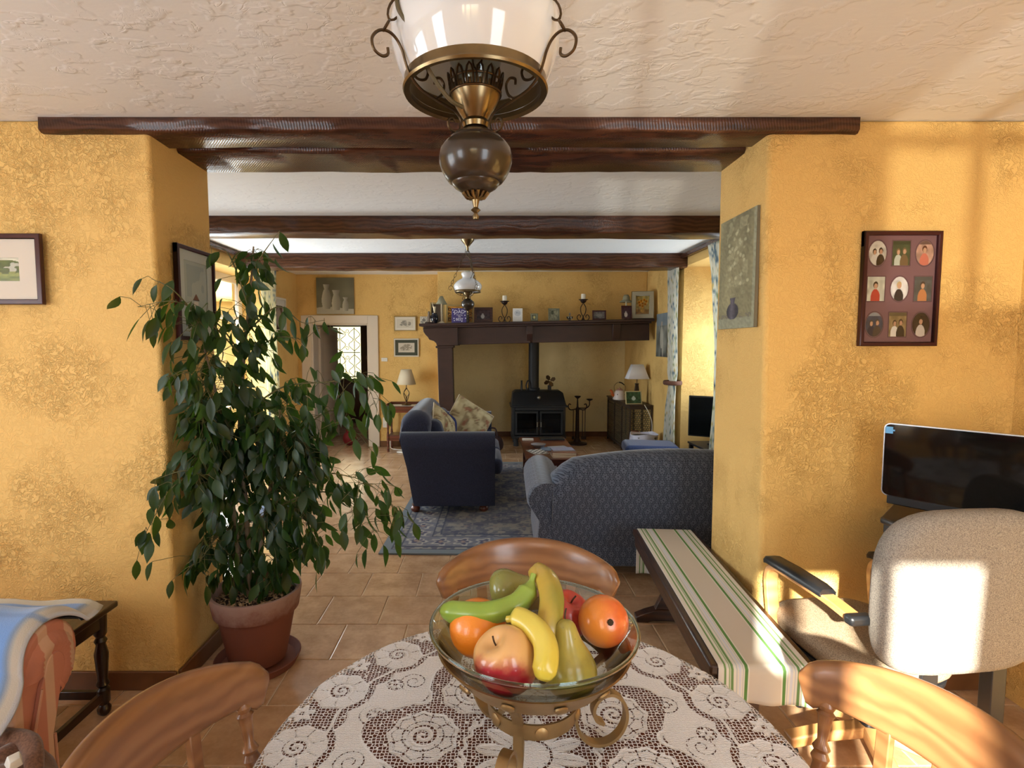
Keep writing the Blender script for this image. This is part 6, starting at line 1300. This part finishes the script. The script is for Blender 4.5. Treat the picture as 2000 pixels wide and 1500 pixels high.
for k in range(n_-1):
    f0, f1, i0, i1 = fan_[k], fan_[k+1], inn[k], inn[k+1]; h = .004 + (.006 if k % 2 else 0); h2 = .004 + (.006 if (k+1) % 2 else 0); mb.add([(-.012,f0[0],f0[1]),(-.012,f1[0],f1[1]),(h2,(f1[0]+i1[0])/2,(f1[1]+i1[1])/2),(h,(f0[0]+i0[0])/2,(f0[1]+i0[1])/2),(-.001,i0[0],i0[1]),(-.001,i1[0],i1[1])], [(0,1,2,3),(3,2,5,4)])
obj('pleated_scroll', mb, PK, ps, smooth=60)
obj('front_panel', MB().prism([(-.05,.02),(.045,.02),(.035,.36)] + [(c0[0]+.036*math.cos(PI*(-.25)+k*PI*1.2/10), c0[1]+.046*math.sin(PI*(-.25)+k*PI*1.2/10)) for k in range(11)] + [(.0,.52),(-.035,.40)], 'x', -.012, .002), PK, ps, bevel=.003)
obj('piping', MB().tube([(.004,-.052,.02),(.004,-.036,.40),(.004,.0,.52)], .004, 6).tube([(.004,.045,.02),(.004,.036,.36)], .004, 6), M('salmon_piping', (214,160,132), .8).mat, ps)
obj('seat_base', MB().box(-.9,-.9,.05,-.06,-.08,.30), PK, ps, bevel=.02); obj('seat_cushion', MB().box(-.85,-.85,.30,-.03,-.085,.44), PK, ps, bevel=.04, seg=4); obj('backrest', MB().box(-1.1,-.9,.05,-.85,.05,.9), PK, ps, bevel=.06, seg=4)
# blanket over the arm
BK = M('pale_blue_fleece', (130,160,196), .95, 0, .1); BK.color(BK.attr('Col')).bump(BK.noise(BK.world(), 300, 2), .5, .002); BK.set('Sheen Weight', .5)
nx, ny = 60, 60; X, Y = np.meshgrid(np.linspace(0, 1, nx+1), np.linspace(0, 1, ny+1)); X = X.ravel(); Y = Y.ravel()
s_ = Y*.50 - .30; a_ = np.clip(s_/.118, -PI*.42, PI*.30); yb = .055 + .128*np.sin(a_); zb = .578 + .133*np.cos(a_); lowL = np.clip(-s_-.118*PI*.42, 0, None); lowR = np.clip(s_-.118*PI*.30, 0, None)
yb = yb - lowL*.55 + lowR*.75*0 + lowR*.9; zb = zb - lowL*.83 + lowR*.02; xb = -.80 + .805*X + .02*np.sin(Y*9)*X; zb = zb - np.clip(X-.955, 0, None)*.5*(1-lowR*3) + .004*np.sin(X*22+Y*7)
cb2 = base(X, (128,158,198)); cb2[:] = (112,148,200); put(cb2, (X > .945), (186,176,160)); put(cb2, (X > .945) & (X < .955), (120,136,156)); put(cb2, (X > .985), (206,212,224)); put(cb2, (Y > .55) & (X > .6) & (Y < .6), (96,128,176), .6); put(cb2, Y > .93, (190,182,160))
t = thing('blanket', 'pale blue blanket with a cream border folded over the arm of the pink sofa', 'blanket', (-1.30, 1.50, 0)); i = np.arange(nx*ny); r2 = i//nx; c2 = i % nx; a = r2*(nx+1)+c2
o = obj('blanket_cloth', colmesh('blanket_cloth', np.c_[xb, yb, zb+.006], np.c_[a, a+1, a+nx+2, a+nx+1], cb2, BK.mat), None, t); md = o.modifiers.new('t','SOLIDIFY'); md.thickness = .010; md.offset = 1
obj('hem_roll', MB().tube(bez([(-.80,.178,.648),(-.4,.18,.65),(-.05,.182,.65),(.0,.175,.648)], 6), .012, 8), BK.mat, t)
# brown velvet bag with a white clip
t = thing('handbag', 'brown velvety bag with a white clip slumped in front of the pink sofa arm', 'bag', (-1.25, 1.24, .36)); VB = fabric('brown_velvet', (128,92,72), .15)
br_ = []
for z, g, sh_ in ((-.36,.8,0),(-.26,1.0,0),(-.10,1.06,.01),(.02,1.0,.02),(.09,.72,.0),(.11,.5,-.02)): br_.append([(sh_+.13*g*math.cos(a)*(1+.07*math.sin(3*a+z*12)), .19*g*math.sin(a)*(1+.06*math.cos(4*a-z*9)), z+.012*math.sin(5*a)) for a in [2*PI*j/32 for j in range(32)]])
obj('bag_body', MB().loft(br_), VB, t, smooth=70, sub=1); obj('bag_flap', MB().tube(bez([(-.10,.16,.085),(.02,.13,.10),(.10,.05,.085),(.13,-.02,.02),(.11,.10,-.06),(.135,.15,-.10)], 7), [.026-.0003*k for k in range(36)], 10), VB, t, smooth=70)
obj('clip', MB().loft([[(.055,.02,.125),(.085,.0,.12),(.095,.03,.118),(.07,.055,.122)],[(.062,.022,.145),(.084,.006,.14),(.09,.028,.138),(.072,.046,.142)]]), WHITE, t, bevel=.002)
# joint stool
t = thing('side_stool', 'small dark oak joint stool with turned legs between the pink sofa and the wall', 'stool', (-1.705, 1.955, 0)); VD = wood('blackened_oak', (46,26,16), (26,14,9), .3, 'Y', 8, 3, .3)
obj('stool_top', MB().box(-.165,-.22,.435,.165,.22,.46), VD, t, bevel=.006, seg=3); 
mb = MB()
for x0, y0, x1, y1 in ((-.135,-.185,-.115,.185),(.115,-.185,.135,.185),(-.115,-.185,.115,-.165),(-.115,.165,.115,.185)): mb.box(x0, y0, .37, x1, y1, .435)
obj('apron', mb, VD, t, bevel=.003)
for sx in (-.12, .12):
    for sy in (-.17, .17): obj('leg', MB().lathe([(.013,0),(.024,.012),(.026,.03),(.016,.045),(.024,.055),(.024,.11),(.016,.118),(.024,.13),(.018,.15),(.022,.2),(.026,.26),(.017,.30),(.024,.315),(.016,.33),(.024,.345),(.026,.435)], 14, (sx,sy,0)), VD, t)
mb = MB()
for x0, y0, x1, y1 in ((-.13,-.17,-.11,.17),(.11,-.17,.13,.17),(-.12,-.18,.12,-.16),(-.12,.16,.12,.18)): mb.box(x0, y0, .065, x1, y1, .1)
obj('stretcher', mb, VD, t, bevel=.003)
